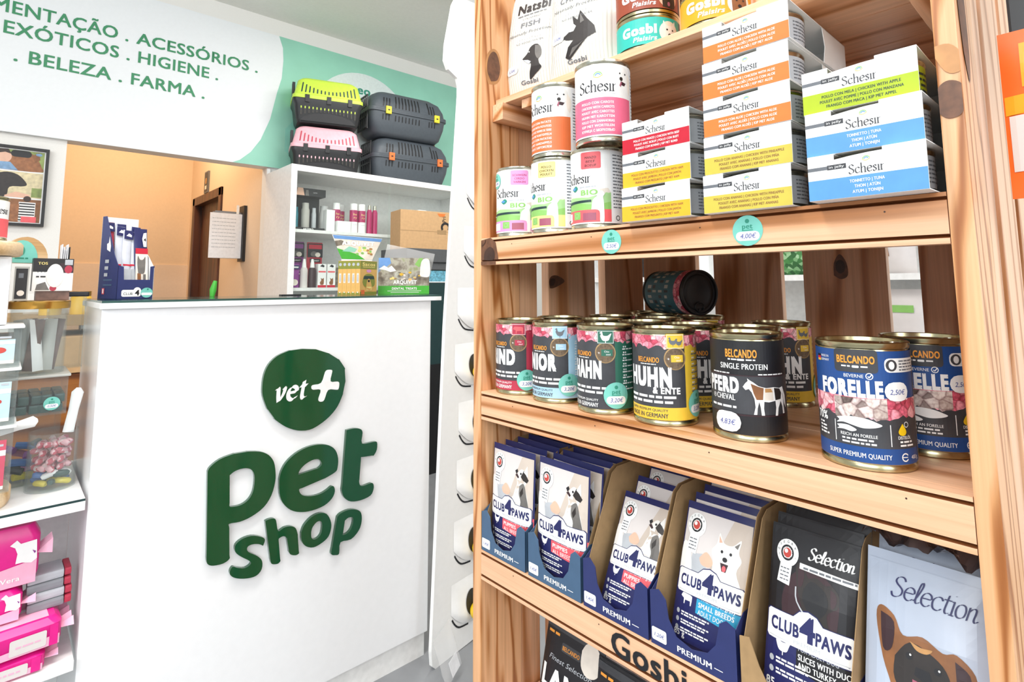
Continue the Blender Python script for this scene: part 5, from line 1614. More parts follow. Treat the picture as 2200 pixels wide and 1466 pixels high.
zt, yb = 1.4062, CF + .12
t = thing('gift_set', 'black boxed set with three bottles on the upper cabinet shelf', 'gift set', (1.305, CF + .09, zt))
b = bmesh.new()
for q in ((-.098, .0, 0, .098, .10, .018), (-.098, .09, .018, .098, .10, .245), (-.098, 0, .205, .098, .09, .250)):
    box(b, *q)
link('carton', b, 'slate_dark', t)
a = Art().rect(-98, 205, 98, 250, 'print_black', 0).poly([(-78, 206), (-72, 250), (-40, 250), (-30, 206)], 'skin_print', 1).poly([(-26, 206), (-22, 240), (-8, 240), (-4, 206)], 'grey_coat', 1).text('GATA', 34, 224, 6, 'print_white', 1, w=24).text('ARTERO', -2, 4, 10, 'print_white', 1, bold=.04, w=60)
a.disc(-88, 22, 13, 'teal', 2).build('print', flat(-.0005), t, eps=.0004)
for x, r, h, m in ((-.058, .012, .122, 'aqua_water'), (-.004, .024, .150, 'pewter'), (.048, .013, .124, 'grey_label')):
    b = bmesh.new()
    lathe(b, [(0, .018), (r, .018), (r, .018 + h * .72), (r * .8, .018 + h * .80), (r * .8, .018 + h), (0, .018 + h)], 20, c=(x, .045))
    link('bottle', b, m, t, smooth=True)
tag(bxo('white_box', 1.413, CF + .09, zt, 1.465, CF + .14, zt + .135, 'print_white'), 'slim white box beside the black boxed set', 'box')
bottle('lotion_bottle', 'wide white bottle behind the slim white box', 'bottle', 1.45, CF + .21, zt, 0, (('body', 'print_white', [(0, 0), (.03, 0), (.03, .12), (.024, .14), (.024, .17), (0, .17)]),), 'hair care bottles in the cabinet')
for x, y, lab in ((1.497, CF + .14, 'magenta hair care bottle behind the small white carton'), (1.553, CF + .2, 'magenta hair care bottle partly behind its neighbour'), (1.592, CF + .10, 'magenta and white bottle with white cap, first of the pair in front'), (1.646, CF + .10, 'magenta and white bottle with white cap, second of the pair in front')):
    hy = bottle('shampoo_bottle', lab, 'bottle', x, y, zt, 0, (('body', 'magenta', [(0, 0), (.024, 0), (.0245, .075), (.0245, .145), (0, .145)]), ('cap', 'print_white', [(0, .1455), (.022, .1455), (.022, .184), (.020, .187), (0, .187)])), 'hair care bottles in the cabinet')
    Art().rect(-36, 2, 36, 72, 'print_white', 0).text('he', -1, 112, 15, 'soft_yellow', 1, w=22).text('ry', 1, 92, 15, 'soft_yellow', 1, w=20).greek(-14, 14, 52, 2, 'grey_label', 1, 3).build('label', wrap(.0247), hy, cut=(3, 0))
tag(bxo('white_carton', 1.475, CF + .07, zt, 1.560, CF + .11, zt + .070, 'print_white'), 'low white carton in front of the magenta bottles', 'box')
for x, lab in ((1.700, 'slim magenta spray bottle nearer the white capped pair'), (1.738, 'slim magenta spray bottle at the end of the row')):
    bottle('spray_bottle', lab, 'bottle', x, CF + .10, zt, 0, (('body', 'magenta', [(0, 0), (.0175, 0), (.0175, .14), (.012, .158), (0, .158)]), ('cap', 'tin', [(0, .1585), (.010, .1585), (.009, .186), (0, .188)])), 'hair care bottles in the cabinet')
zm = 1.0735
# lower shelf: hanging packs and small bottles
for x, m, lab in ((1.262, 'violet', 'violet treat pack standing in the lower part of the cabinet'), (1.375, 'eu_red', 'red treat pack standing in the lower part of the cabinet')):
    s = thing('treat_pack', lab, 'pack', (x, CF + .16, zm), 0, 'treat packs in the cabinet')
    b = bmesh.new()
    pillow(b, .095, .27, .02, 6, 10)
    link('bag', b, m, s, smooth=True)
    a = Art().rect(-46, 180, 46, 262, 'photo_dark', 1).disc(-8, 200, 20, 'grey_coat', 2, 16).disc(16, 196, 16, 'pale', 2, 14).rect(-40, 230, 40, 256, m, 2).rect(-32, 150, 32, 172, 'print_black', 3).text('FELINAT', 0, 156, 8, 'print_white', 4, w=50, bold=.03).greek(-34, 34, 96, 6, 'print_white', 3, 2).greek(-34, 24, 78, 5, 'pale', 3, 3)
    a.build('print', lambda u, v, o: (u, -.0108 - o, v), s, eps=.0004)
s = thing('treat_pack', 'violet pack at the frame side of the cabinet, partly hidden', 'pack', (1.226, CF + .08, zm), 0, 'treat packs in the cabinet')
b = bmesh.new()
pillow(b, .055, .135, .02, 6, 8)
link('bag', b, 'violet', s, smooth=True)
Art().rect(-26, 106, 26, 128, 'navy', 1).rect(-20, 112, 20, 120, 'print_white', 2).disc(0, 30, 20, 'pale', 1, 18).build('print', lambda u, v, o: (u, -.0108 - o, v), s, eps=.0004)
for x, m, lab in ((1.283, 'photo_pale', 'small pale bottle with white pump on the lower cabinet shelf'), (1.331, 'maroon_shade', 'small dark bottle with white dropper cap on the lower cabinet shelf')):
    bottle('dropper_bottle', lab, 'bottle', x, CF + .08, zm, 0, (('body', m, [(0, 0), (.021, 0), (.021, .10), (.016, .115), (0, .115)]), ('cap', 'print_white', [(0, .1155), (.013, .1155), (.011, .14), (.006, .165), (0, .167)])), 'bottles on the lower cabinet shelf')
for x, lab in ((1.383, 'white box with a red foot and brown drop, next to the dark dropper bottle'), (1.440, 'white box with a red foot and brown drop, farther from the dropper bottles')):
    s = thing('remedy_box', lab, 'box', (x, CF + .06, zm), 0, 'white and red boxes on the lower cabinet shelf')
    bxo('carton', -.025, 0, 0, .025, .05, .138, 'print_white', s)
    Art().rect(-25, 0, 25, 14, 'red', 1).rect(-22, 88, 22, 97, 'coral', 1).poly([(-14, 124), (0, 136), (14, 128), (10, 118)], 'print_black', 1).poly([(-8, 16), (-12, 30), (-4, 42), (-8, 56), (2, 50), (10, 56), (12, 30), (8, 16)], 'brown_coat', 1, smooth=True).build('print', flat(0), s, eps=.0003)
tag(bxo('small_box', 1.475, CF + .10, zm, 1.503, CF + .14, zm + .12, 'mountain'), 'narrow dark box at the end of the lower cabinet shelf', 'box')

# carton, spray bottle and aquarium right of the counter
t = thing('aquarium', 'aquarium with dark grey hood behind the end of the counter', 'aquarium', (2.0, 2.76, 0))
bxo('hood', -.29, 0, 1.175, .40, .30, 1.300, 'aqua_grey', t, .004)
bxo('hood_flap', -.28, -.004, 1.215, .39, 0, 1.222, 'black', t)
b = box(bmesh.new(), -.28, .006, .62, .39, .294, 1.174)
link('tank', b, 'dark_teal', t)
Art().rect(-278, 1106, 388, 1170, 'gravel', 1).rect(-278, 1100, 388, 1106, 'print_white', 2).poly([(60, 700), (90, 900), (120, 960), (150, 880), (180, 930), (200, 700)], 'bag_green', 1).rect(10, 900, 16, 1100, 'grey_label', 2).build('water_view', flat(.006), t, eps=.0006)
bxo('base_unit', -.28, .006, 0, .39, .294, .62, 'black', t)
t = thing('shipping_carton', 'brown cardboard carton with a dark crescent print on the aquarium hood', 'carton', (1.835, 2.83, 1.3003), -.16)
bxo('box', -.12, 0, 0, .32, .16, .235, 'carton', t, .002)
a = Art().rect(-120, 110, 300, 112, 'kraft', 1).text('Pri', 178, 190, 26, 'print_black', 2, rot=PI / 2, w=34).ring(176, 140, 18, 32, 'print_black', 2, 24, -40, 220).rect(120, 96, 182, 122, 'kraft', 1).poly([(120, 224), (176, 224), (166, 206), (134, 206)], 'orange', 2)
a.build('print', flat(0), t, eps=.0004)
t = thing('sprayer', 'white spray head rising behind the brown carton', 'sprayer', (1.99, 3.02, 1.3003))
bottle_b = bmesh.new()
lathe(bottle_b, [(0, 0), (.03, 0), (.03, .16), (.012, .21), (.012, .24), (0, .24)], 20)
link('bottle', bottle_b, 'print_white', t, smooth=True)
b = box(bmesh.new(), -.045, -.01, .24, .016, .01, .268, 0, .003)
tube(b, [(-.028, 0, .242), (-.036, 0, .225), (-.034, 0, .208)], .004)
link('trigger', b, 'print_white', t)


# ================================================================ pet carriers on top of the cabinet
def rounded(w, d, r, n=6):
    p = []
    for cx, cy, a in ((w - r, d - r, 0), (-w + r, d - r, 90), (-w + r, -d + r, 180), (w - r, -d + r, 270)):
        p += [(cx + r * math.cos(math.radians(a + 90 * k / n)), cy + r * math.sin(math.radians(a + 90 * k / n))) for k in range(n + 1)]
    return p


def loft(b, secs, mi=0, caps=(True, True)):
    """secs: (half width, half depth, corner radius, z)"""
    R = [[b.verts.new((x, y, z)) for x, y in rounded(w, d, r)] for w, d, r, z in secs]
    n = len(R[0])
    for A, B in zip(R, R[1:]):
        for k in range(n):
            b.faces.new((A[k], A[(k + 1) % n], B[(k + 1) % n], B[k])).material_index = mi
    if caps[0]:
        b.faces.new(R[0][::-1]).material_index = mi
    if caps[1]:
        b.faces.new(R[-1]).material_index = mi
    return b


def slot_print(x0, x1, n, zf, w_, m):
    a = Art()
    for k in range(n):
        x = x0 + (x1 - x0) * k / (n - 1)
        z0, z1 = zf(k / (n - 1))
        a.rect(x - w_ / 2, z0, x + w_ / 2, z1, m, 1, min(w_ * .45, 3))
    return a


def carrier_small(label, z, lidm, slotm):
    t = thing('pet_carrier', label, 'pet carrier', (1.455, 3.335, z), -.30, 'pet carriers on the white cabinet')
    b = bmesh.new()
    loft(b, [(.190, .120, .03, 0), (.200, .130, .035, .02), (.212, .140, .035, .10), (.222, .148, .035, .118), (.222, .148, .035, .130)], caps=(True, True))
    link('base', b, 'plastic_black', t, smooth=True)
    Q = lambda u, v, o: (u, -(.1300 + .0100 * min(1, max(0, (v - .02) / .08)) + o), v)
    a = slot_print(-170, 170, 15, lambda q: (38 + 46 * (1 - (2 * q - 1) ** 2) * .5, 88), 9, 'shadow_hole')
    a.poly([(-176, 8), (-150, 30), (-90, 50), (0, 58), (90, 50), (150, 30), (176, 8)], 'black', 1)
    for k in range(15):
        x = -170 + 340 * k / 14
        a.rect(x - 3.4, 74, x + 3.4, 86, lidm, 2, 2)
    a.build('base_slots', lambda u, v, o: (u, -(.1285 + .0100 * min(1, max(0, (v - .0) / .10)) + .0045 + o), v), t, cut=(0, 12), eps=.0004)
    b = bmesh.new()
    loft(b, [(.224, .150, .035, .131), (.224, .150, .035, .150), (.214, .141, .035, .156), (.192, .118, .04, .236), (.172, .098, .05, .254)])
    ld = link('lid', b, lidm, t, smooth=True)
    s = slot_print(-172, 172, 15, lambda q: (164, 184 + 38 * (2 * q - 1) ** 2), 8, slotm)
    s.build('lid_slots', lambda u, v, o: (u * (1 - .08 * (v - .156) / .08), -(.1422 - .0232 * (v - .156) / .08 + o), v), ld, cut=(0, 10), eps=.0004)
    for x in (-.135, .0, .135):
        bxo('latch', x - .014, -.156, .108, x + .014, -.148, .150, 'plastic_black', t, .002)
    b = bmesh.new()
    tube(b, [(-.05, 0, .252), (-.04, 0, .262), (.04, 0, .262), (.05, 0, .252)], .006)
    link('handle', b, 'plastic_black', t, smooth=True)
    bxo('door_catch', -.224, -.06, .156, -.206, .0, .232, 'plastic_black', t, .002)
    return t


ZK = 1.7724
carrier_small('black pet carrier with pink lid, under the lime lidded one', ZK, 'carrier_pink', 'rind')
carrier_small('black pet carrier with lime lid, stacked on the pink lidded one', ZK + .3060, 'carrier_lime', 'dark_teal')


def carrier_grey(label, z, clip, dx):
    t = thing('pet_carrier', label, 'pet carrier', (2.02 + dx, 3.325, z), -.10, 'pet carriers on the white cabinet')
    b = bmesh.new()
    loft(b, [(.235, .105, .05, 0), (.262, .128, .06, .02), (.285, .142, .05, .085), (.292, .148, .05, .128), (.302, .156, .05, .132), (.302, .156, .05, .142)])
    link('base', b, 'carrier_grey', t, smooth=True)
    g = lambda u: 0.0 if abs(u) < .2 else (abs(u) - .2) ** 2 * 4.0
    Q = lambda u, v, o: (u, -(.1425 + .006 * (v - .085) / .043 + .0006 + o - g(u)), v)
    a = Art()
    xs = [-205, -183, -161] + [-112 + 26 * k for k in range(8)] + [150, 172, 194]
    for x in xs:
        a.rect(x - 4, 84, x + 4, 118, 'black', 1, 3)
    a.build('base_slots', Q, t, cut=(8, 0), eps=.0004)
    b = bmesh.new()
    loft(b, [(.302, .156, .05, .1425), (.302, .156, .05, .152), (.290, .146, .05, .156), (.283, .140, .05, .19), (.262, .118, .06, .235), (.215, .078, .06, .262)])
    ld = link('lid', b, 'carrier_grey', t, smooth=True)
    s = Art()
    for x in xs:
        s.rect(x - 5, 162, x + 5, 238 - (20 if abs(x) > 150 else 0), 'black', 1, 3)

    def L(u, v, o):
        pts = ((.156, .146), (.19, .140), (.235, .118), (.262, .078))
        for (z0, d0), (z1, d1) in zip(pts, pts[1:]):
            if v <= z1 or z1 == .262:
                d = d0 + (d1 - d0) * (v - z0) / (z1 - z0)
                break
        return (u * (1 - .9 * (v - .156)), -(d + .001 + o - g(u)), v)
    s.build('lid_slots', L, ld, cut=(9, 8), eps=.0005)
    for x in (-.170, .205):
        c = bxo('clip', x - .020, -.168, .118, x + .020, -.154, .162, clip, t, .003)
        bxo('clip_hole', x - .007, -.1690, .136, x + .007, -.1678, .144, 'hair_brown', c)
    b = bmesh.new()
    for k in range(6):
        box(b, -.300, -.085 + k * .034 - .004, .03, -.293, -.085 + k * .034 + .004, .225)
    for z_ in (.03, .10, .16, .22):
        box(b, -.300, -.092, z_, -.293, .092, z_ + .008)
    link('grid_door', b, 'plastic_black', t)
    return t


carrier_grey('dark grey pet carrier with orange clips, lower one of the grey pair', ZK, 'clip_orange', .012)
carrier_grey('dark grey pet carrier with yellow clips, stacked on the other grey one', ZK + .3110, 'clip_yellow', -.018)
for o in [q for q in bpy.data.objects if q.name.startswith('pet_carrier')]:
    o.scale = (.94, .80, 1.13) if o.location.x < 1.7 else (.97, .9, 1.18)

# ================================================================ wall rack of price lists in the corridor
t = thing('document_rack', 'white document rack fixed to the corridor wall beside the brown door', 'rack', (1.20, 4.02, 1.27))
bxo('wall_bracket', -.02, -.04, -.02, 0, .06, .36, 'plastic_black', t)
for k in range(3):
    o = bxo('leaf', -.22 + k * .02, -.015 + .022 * k, 0, -.022, -.010 + .022 * k, .30 + .01 * k, 'paper' if k == 0 else 'copper_back', t)
a = Art()
for k in range(9):
    a.greek(-205, -60, 262 - k * 24, 4, 'grey_label', 1, k)
a.build('print', flat(-.015), t, eps=.0004)
bxo('pen_holder', -.06, -.02, .30, -.045, -.012, .36, 'white', t)
tag(bxo('counter_note', .62, 1.70, ZC, .68, 1.72, ZC + .004, 'black'), 'small flat black object on the counter glass', 'note holder')

# ================================================================ white shelving left of the counter
LF = 1.45
t = thing('side_shelving', 'white shelving with glass top joining the counter side', 'shelving', (0, LF, 0))
for z, nm in ((.634, 'shelf_board'), (.333, 'shelf_board')):
    bxo(nm, -1.05, .0, z, .1545, .34, z + .018, 'white', t, .001)
bxo('glass_sheet', -1.05, .003, .6522, .1540, .339, .6562, 'white_gloss', t)
bxo('glass_edge', -1.05, .0005, .6522, .1540, .0028, .6562, 'dark_teal', t)
bxo('upright', -1.07, 0, 0, -1.052, .34, .652, 'white', t)
bxo('rear_panel', -1.05, .340, 0, .15996, .352, .652, 'white', t)
ZG, ZW = .6565, .3513


def acrylic(name, label, cat, x0, y0, z0, x1, y1, z1, group=None, lidm=None, lidh=.012, r=None, fill=None, fillm=None):
    """open clear bin or canister; fill = height of what lies in it"""
    t = thing(name, label, cat, ((x0 + x1) / 2, (y0 + y1) / 2, z0), 0, group)
    hx, hy, h = (x1 - x0) / 2, (y1 - y0) / 2, z1 - z0
    b = bmesh.new()
    if r:
        lathe(b, [(0, 0), (r, 0), (r, h), (r - .002, h), (r - .002, .002), (0, .002)], 40)
    else:
        e = .0022
        for q in ((-hx, -hy, 0, hx, hy, e), (-hx, -hy, e, hx, -hy + e, h), (-hx, hy - e, e, hx, hy, h), (-hx, -hy + e, e, -hx + e, hy - e, h), (hx - e, -hy + e, e, hx, hy - e, h)):
            box(b, *q)
    link('walls', b, 'clear_plastic', t, smooth=bool(r))
    if lidm:
        b = bmesh.new()
        if r:
            lathe(b, [(0, h + .0004), (r + .003, h + .0004), (r + .004, h + .002), (r + .004, h + lidh), (r, h + lidh + .002), (0, h + lidh + .002)], 40)
        else:
            box(b, -hx - .004, -hy - .004, h + .0004, hx + .004, hy + .004, h + lidh, 0, .003)
        link('lid', b, lidm, t, smooth=bool(r))
    return t


# candy canister and what is in it
acrylic('candy_canister', 'clear round canister of red and white chews beside the counter side', 'canister', .062, 1.542, ZG, .148, 1.628, ZG + .118, r=.043)
g = random.Random(3)
for k in range(48):
    ring = k % 8
    ang, rad = ring * PI / 3.5 + g.uniform(-.3, .3), g.uniform(.018, .025) if ring else .003
    lv = k // 8
    x, y, z = .105 + rad * math.cos(ang), 1.585 + rad * math.sin(ang), ZG + .012 + lv * .0155 + g.uniform(0, .003)
    m = ('candy_yellow', 'candy_blue', 'chew_green', 'candy_blue', 'candy_yellow', 'chew_green')[k % 6] if lv < 1 else ('candy_blue', 'print_white', 'chew_green', 'print_white', 'light_pink', 'candy_red')[k % 6] if lv < 2 else 'candy_mix'
    b = bmesh.new()
    tube(b, [(-.014, 0, 0), (-.010, 0, .001), (0, 0, .0015), (.010, 0, .001), (.014, 0, 0)], [.004, .0065, .0065, .0065, .004], 8)
    o = tag(link('chew_candy', b, m, None, (x, y, z), (g.uniform(-.3, .3), g.uniform(-.4, .4), g.uniform(0, PI)), smooth=True), {'candy_yellow': 'yellow chew', 'candy_blue': 'blue chew', 'chew_green': 'dark green chew', 'print_white': 'white chew', 'light_pink': 'pale pink chew', 'candy_red': 'red chew', 'candy_mix': 'red and white striped chew'}[m] + ' inside the clear round canister by the counter', 'chew')
    o['group'] = o['label'].split(' inside')[0] + 's in the round canister'


def ladle(label, p, q, m='clear_plastic'):
    t = thing('plastic_scoop', label, 'scoop', p)
    d = Vector(q) - Vector(p)
    b = bmesh.new()
    tube(b, [(0, 0, 0), d * .5, d * .9, d], [.010, .009, .011, .004], 8)
    bmesh.ops.scale(b, vec=(1, .35, 1), verts=b.verts[:])
    link('blade', b, m, t, smooth=True)


ladle('white scoop standing in the round canister beside the counter', (.128, 1.575, ZG + .112), (.141, 1.575, ZG + .205), 'print_white')
ladle('white scoop handle lying across the lower clear bin', (.015, 1.50, ZG + .147), (.072, 1.51, ZG + .158), 'print_white')
acrylic('clear_bin', 'lower clear bin of dark blue and purple chews behind the round canister', 'bin', -.06, 1.63, ZG, .118, 1.78, ZG + .150, lidm='clear_plastic', lidh=.006)
g = random.Random(5)
for k in range(22):
    b = bmesh.new()
    tube(b, [(-.018, 0, 0), (0, 0, .001), (.018, 0, 0)], .008, 8)
    m = ('photo_dark', 'violet', 'candy_blue', 'tongue', 'lilac', 'candy_yellow')[k % 6]
    o = tag(link('chew_candy', b, m, None, (g.uniform(-.03, .09), g.uniform(1.65, 1.76), ZG + .012 + .016 * (k // 6)), (0, g.uniform(-.2, .2), g.uniform(0, PI)), smooth=True), ('black', 'purple', 'blue', 'mauve', 'lilac', 'yellow')[k % 6] + ' chew inside the lower clear bin', 'chew')
    o['group'] = o['label'].split(' inside')[0] + 's in the lower bin'
zg = ZG + .157
acrylic('clear_box', 'clear box of dark green chews with a round price sticker', 'box', .010, 1.55, zg, .120, 1.70, zg + .078, lidm='pewter', lidh=.006)
for i in range(5):
    for j in range(2):
        for k in range(2):
            b = box(bmesh.new(), -.009, -.030, 0, .009, .030, .018, 0, .004)
            o = tag(link('green_chew', b, 'chew_green', None, (.027 + i * .0195 + .003 * k, 1.59 + j * .065, zg + .004 + k * .0195), (0, 0, .05 * (i % 3 - 1))), 'dark green chew stacked in the clear box with the round sticker', 'chew')
            o['group'] = 'dark green chews in the clear box'
sticker(bpy.data.objects['clear_box'], '0,50€', lambda u, v, o: (.030 + u, -.0755 - o, .024 + v), 14)
zj = zg + .0848
acrylic('glass_jar', 'large clear jar with gold lid full of wrapped chew sticks', 'jar', .016, 1.555, zj, .114, 1.653, zj + .138, r=.049, lidm='gold', lidh=.016)
g = random.Random(8)
for k in range(9):
    b = bmesh.new()
    pillow(b, .022, .11, .010, 4, 8)
    a0 = k * 2 * PI / 9
    o = tag(link('chew_stick', b, ('chew_brown', 'print_white', 'pewter')[k % 3], None, (.065 + .022 * math.cos(a0), 1.604 + .022 * math.sin(a0), zj + .006), (g.uniform(-.12, .12), g.uniform(-.12, .12), g.uniform(-.6, .6)), smooth=True), ('brown', 'white', 'grey')[k % 3] + ' wrapped chew stick inside the jar with gold lid', 'chew stick')
    o['group'] = ('brown', 'white', 'grey')[k % 3] + ' chew sticks in the gold lidded jar'
# things behind the jar
zb = zj + .1563
t = thing('snack_box', 'black and white snack box with a white oval card standing on the jar lid', 'box', (.082, 1.605, zb), .05)
bxo('carton', -.034, 0, .020, .036, .03, .092, 'poster_black', t)
s = thing('dark_sachet', 'dark narrow sachet standing on the gold lid beside the snack box', 'sachet', (.030, 1.575, zb))
bxo('sleeve', -.012, 0, 0, .012, .006, .072, 'pewter', s)
Art().rect(-9.5, 4, 9.5, 68, 'poster_black', 1).rect(-5, 48, 3, 58, 'grey_text', 2).disc(0, 16, 6, 'pale', 2).build('print', flat(0), s, eps=.0003)
bxo('foot', -.026, .002, 0, .032, .028, .020, 'chew_brown', t)
a = Art().rect(-34, 20, 36, 62, 'print_white', 1).rect(12, 60, 36, 82, 'maroon_shade', 1).disc(27, 68, 7, 'rind', 2, 9).rect(20, 78, 34, 90, 'grey_label', 2).text('TOS', -18, 78, 6, 'soft_yellow', 2, bold=.04, w=16).disc(4, 54, 15, 'white_coat', 4, 26)
for k in range(3):
    a.poly([(-28 + k * 6, 68), (-23 + k * 6, 68), (-25.5 + k * 6, 60)], 'print_black', 3)
a.greek(-28, -12, 50, 3, 'print_black', 3, 3).poly([(-28, 22), (-26, 34), (-12, 40), (-8, 30), (-4, 22)], 'grey_coat', 3).disc(2, 26, 6, 'rind', 3)
a.build('print', flat(0), t, eps=.0003)
for k in range(5):
    tag(bxo('leaflet', .098 + k * .0034, 1.66, zb, .0998 + k * .0034, 1.72, zb + .128 - .006 * (k % 3), 'black' if k == 4 else 'paper'), 'black edged leaflet at the end of the leaflet row' if k == 4 else 'white leaflet in the upright row behind the snack box', 'leaflet', 'leaflets behind the snack box')
acrylic('lidded_tub', 'grey tub with black lid behind the gold lidded jar', 'tub', .085, 1.70, ZG + .235, .155, 1.77, zb + .005, lidm='plastic_black', lidh=.012)
# stepped acrylic dispensers at the picture's edge
zd = ZG
t = thing('wooden_turntable', 'pale round wooden base under the stacked dispensers', 'stand', (-.045, 1.54, zd))
b = bmesh.new()
lathe(b, [(0, 0), (.082, 0), (.086, .008), (.086, .030), (.082, .036), (0, .036)], 48)
link('disc', b, 'beech', t, smooth=True)
z = zd + .0364
for k, (h, cm, lab) in enumerate(((.125, 'card_red', 'lowest stacked dispenser with a red picture card'), (.108, 'card_blue', 'middle stacked dispenser with a pale blue picture card'), (.080, 'card_blue', 'upper stacked dispenser with a pale blue picture card'))):
    t = acrylic('treat_dispenser', lab, 'dispenser', -.13, 1.47, z, .036, 1.62, z + h - .006, 'stacked treat dispensers', lidm='print_white', lidh=.006)
    A = Art().rect(-78, 14, 74, h * 1000 - 26, cm, 1).rect(-78, 8, 74, 14, 'pale', 1).disc(50, h * 420, 12, 'seal_red', 2, 6).rect(40, h * 560, 74, h * 640, 'print_white', 2).greek(30, 70, h * 700, 4, 'grey_label', 2, 2)
    A.build('picture_card', flat(-.0765), t, eps=.0003)
    z += h + .0012
t = thing('dispenser_tower', 'white smooth column above the stacked dispensers', 'stand', (-.06, 1.55, z))
bxo('column', -.08, -.07, 0, .072, .05, 1.1445 - z, 'white_gloss', t, .006)
t = thing('round_wood_tray', 'pale round wooden tray on top of the white column', 'tray', (-.07, 1.52, 1.1452))
b = bmesh.new()
lathe(b, [(0, 0), (.094, 0), (.098, .005), (.098, .023), (.094, .028), (0, .028)], 48)
link('disc', b, 'beech', t, smooth=True)
t = thing('food_tin', 'white tin with pink lower half on the round wooden tray', 'tin', (-.038, 1.50, 1.1736), .9)
tin(t, .040, .088)
Art().rect(-125, 7, 125, 80, 'print_white', 0).rect(-125, 8, 125, 44, 'coral', 1).pen('Schesir', -10, 54, 18, 'print_black', 2).disc(30, 60, 8, 'white_coat', 2, 12).disc(31, 60, 2, 'maroon_shade', 3).build('label', wrap(.0392), t, cut=(4, 0))
t = thing('oval_sign', 'teal oval sign with pale wooden rim behind the wooden tray', 'sign', (.036, 1.66, 1.1445), .25)
b = bmesh.new()
prism(b, [(.040 * math.cos(PI * k / 12) * 1.0, .052 * math.sin(PI * k / 12) + .0) for k in range(13)] + [(-.040, -.008), (.040, -.008)], 'y', 0, .014)
link('rim', b, 'beech', t)
a = Art()
a.poly([(-7 + 28 * math.cos(PI * k / 12), 44 * math.sin(PI * k / 12)) for k in range(13)] + [(-35, -7), (21, -7)], 'teal', 1).disc(-8, 20, 5, 'teal_dark', 2, 10).greek(-20, 6, 2, 3, 'teal_dark', 2, 2)
a.build('face', flat(0), t, eps=.0004)

# packs of wipes on the lower board
PKS = (('pink wipes pack lying lowest, at the front of the lower board', -.005, 1.505, ZW, .23, .10, .036, .0, 0), ('pink wipes pack lying on top of the lowest one', .022, 1.515, ZW + .0365, .215, .125, .052, .06, 0),
       ('pink wipes pack with a white dog, standing on the lying packs', .012, 1.525, ZW + .0892, .118, .07, .058, 0, 1), ('large pink wipes pack with a white dog, leaning under the shelf', -.003, 1.530, ZW + .1480, .19, .06, .112, 0, 1))
for lab, xc, yc, z, wx, dy, hh, rz, up in PKS:
    t = thing('wipes_pack', lab, 'wipes pack', (xc, yc, z), rz, 'pink wipes packs on the lower board')
    b = bmesh.new()
    loft(b, [(wx * .5 - .006, dy * .5 - .008, .012, 0), (wx * .5, dy * .5, .014, hh * .2), (wx * .5, dy * .5, .014, hh * .8), (wx * .5 - .010, dy * .5 - .010, .014, hh)])
    link('pack', b, 'hot_pink', t, smooth=True)
    n = 8
    for s in (-1, 1):
        b = bmesh.new()
        q = [[b.verts.new((s * (wx * .5 - .004 + .024 * i / 3), -dy * .42 + dy * .84 * j / n, hh * (.5 + (.06 if j % 2 else -.02) * i))) for j in range(n + 1)] for i in range(4)]
        for i in range(3):
            for j in range(n):
                b.faces.new((q[i][j], q[i + 1][j], q[i + 1][j + 1], q[i][j + 1]))
        link('crimped_end', b, 'light_pink', t, smooth=True)
    m = hh * 1000
    w2 = wx * 500
    a = Art().poly([(-w2 + 4, 4), (w2 - 4, 4), (w2 - 4, m * .42), (0, m * .3), (-w2 + 4, m * .5)], 'light_pink', 1)
    if up:
        k = m / 112 * (1.0 if m > 80 else 1.35)
        x0, y0 = w2 - 46 * k, m * .34
        a.poly([(x0, y0 + 44 * k), (x0 + 10 * k, y0 + 52 * k), (x0 + 16 * k, y0 + 44 * k), (x0 + 40 * k, y0 + 46 * k), (x0 + 42 * k, y0 + 10 * k), (x0 + 34 * k, y0 + 4 * k), (x0 + 20 * k, y0 + 8 * k), (x0 + 10 * k, y0 + 8 * k), (x0 + 12 * k, y0 + 26 * k), (x0 + 8 * k, y0 + 38 * k)], 'print_white', 3).poly([(x0 + 34 * k, y0 + 28 * k), (x0 + 40 * k, y0 + 24 * k), (x0 + 38 * k, y0 + 20 * k)], 'violet', 4)
        a.disc(-w2 * .5, m * .42, 26 * k, 'violet', 2)
        if m > 80:
            a.text('Aloe Vera', w2 * .38, 14, 9, 'print_white', 3, bold=.02, w=62)
    else:
        a.rect(w2 * .28, m * .14, w2 * .78, m * .68, 'photo_pale', 3, 3).rect(w2 * .82, 4, w2 * .94, m * .8, 'hot_pink', 3).greek(w2 * .36, w2 * .7, m * .36, 3, 'light_pink', 4, 2)
    a.build('print', flat(-dy / 2 - .0006), t, cut=(0, 0), eps=.0003)
    if not up:
        Art().poly([(-w2 + 14, 16 - dy * 500), (w2 - 20, 16 - dy * 500), (w2 - 20, 4), (-w2 + 14, 20)], 'light_pink', 1).poly([(w2 - 70, 0), (w2 - 56, 14), (w2 - 22, 14), (w2 - 24, 4)], 'print_white', 2).build('top_print', lambda u, v, o: (u, v, hh + .0003 + o), t, eps=.0003)
for k in range(4):
    t = thing('tissue_packet', ('lowest', 'second', 'third', 'topmost')[k] + ' grey tissue packet of the small pile behind the pink packs', 'packet', (.109 - .001 * k, 1.535 + .002 * k, ZW + .0892 + .017 * k), .04 * (k % 2) - .02, 'grey tissue packets behind the pink packs')
    bxo('packet', -.030, -.03, 0, .028, .03, .0165, 'grey_label' if k % 2 else 'copper_back', t, .005)
    bxo('packet_end', .0282, -.028, .001, .040, .028, .0155, 'rind', t, .004)

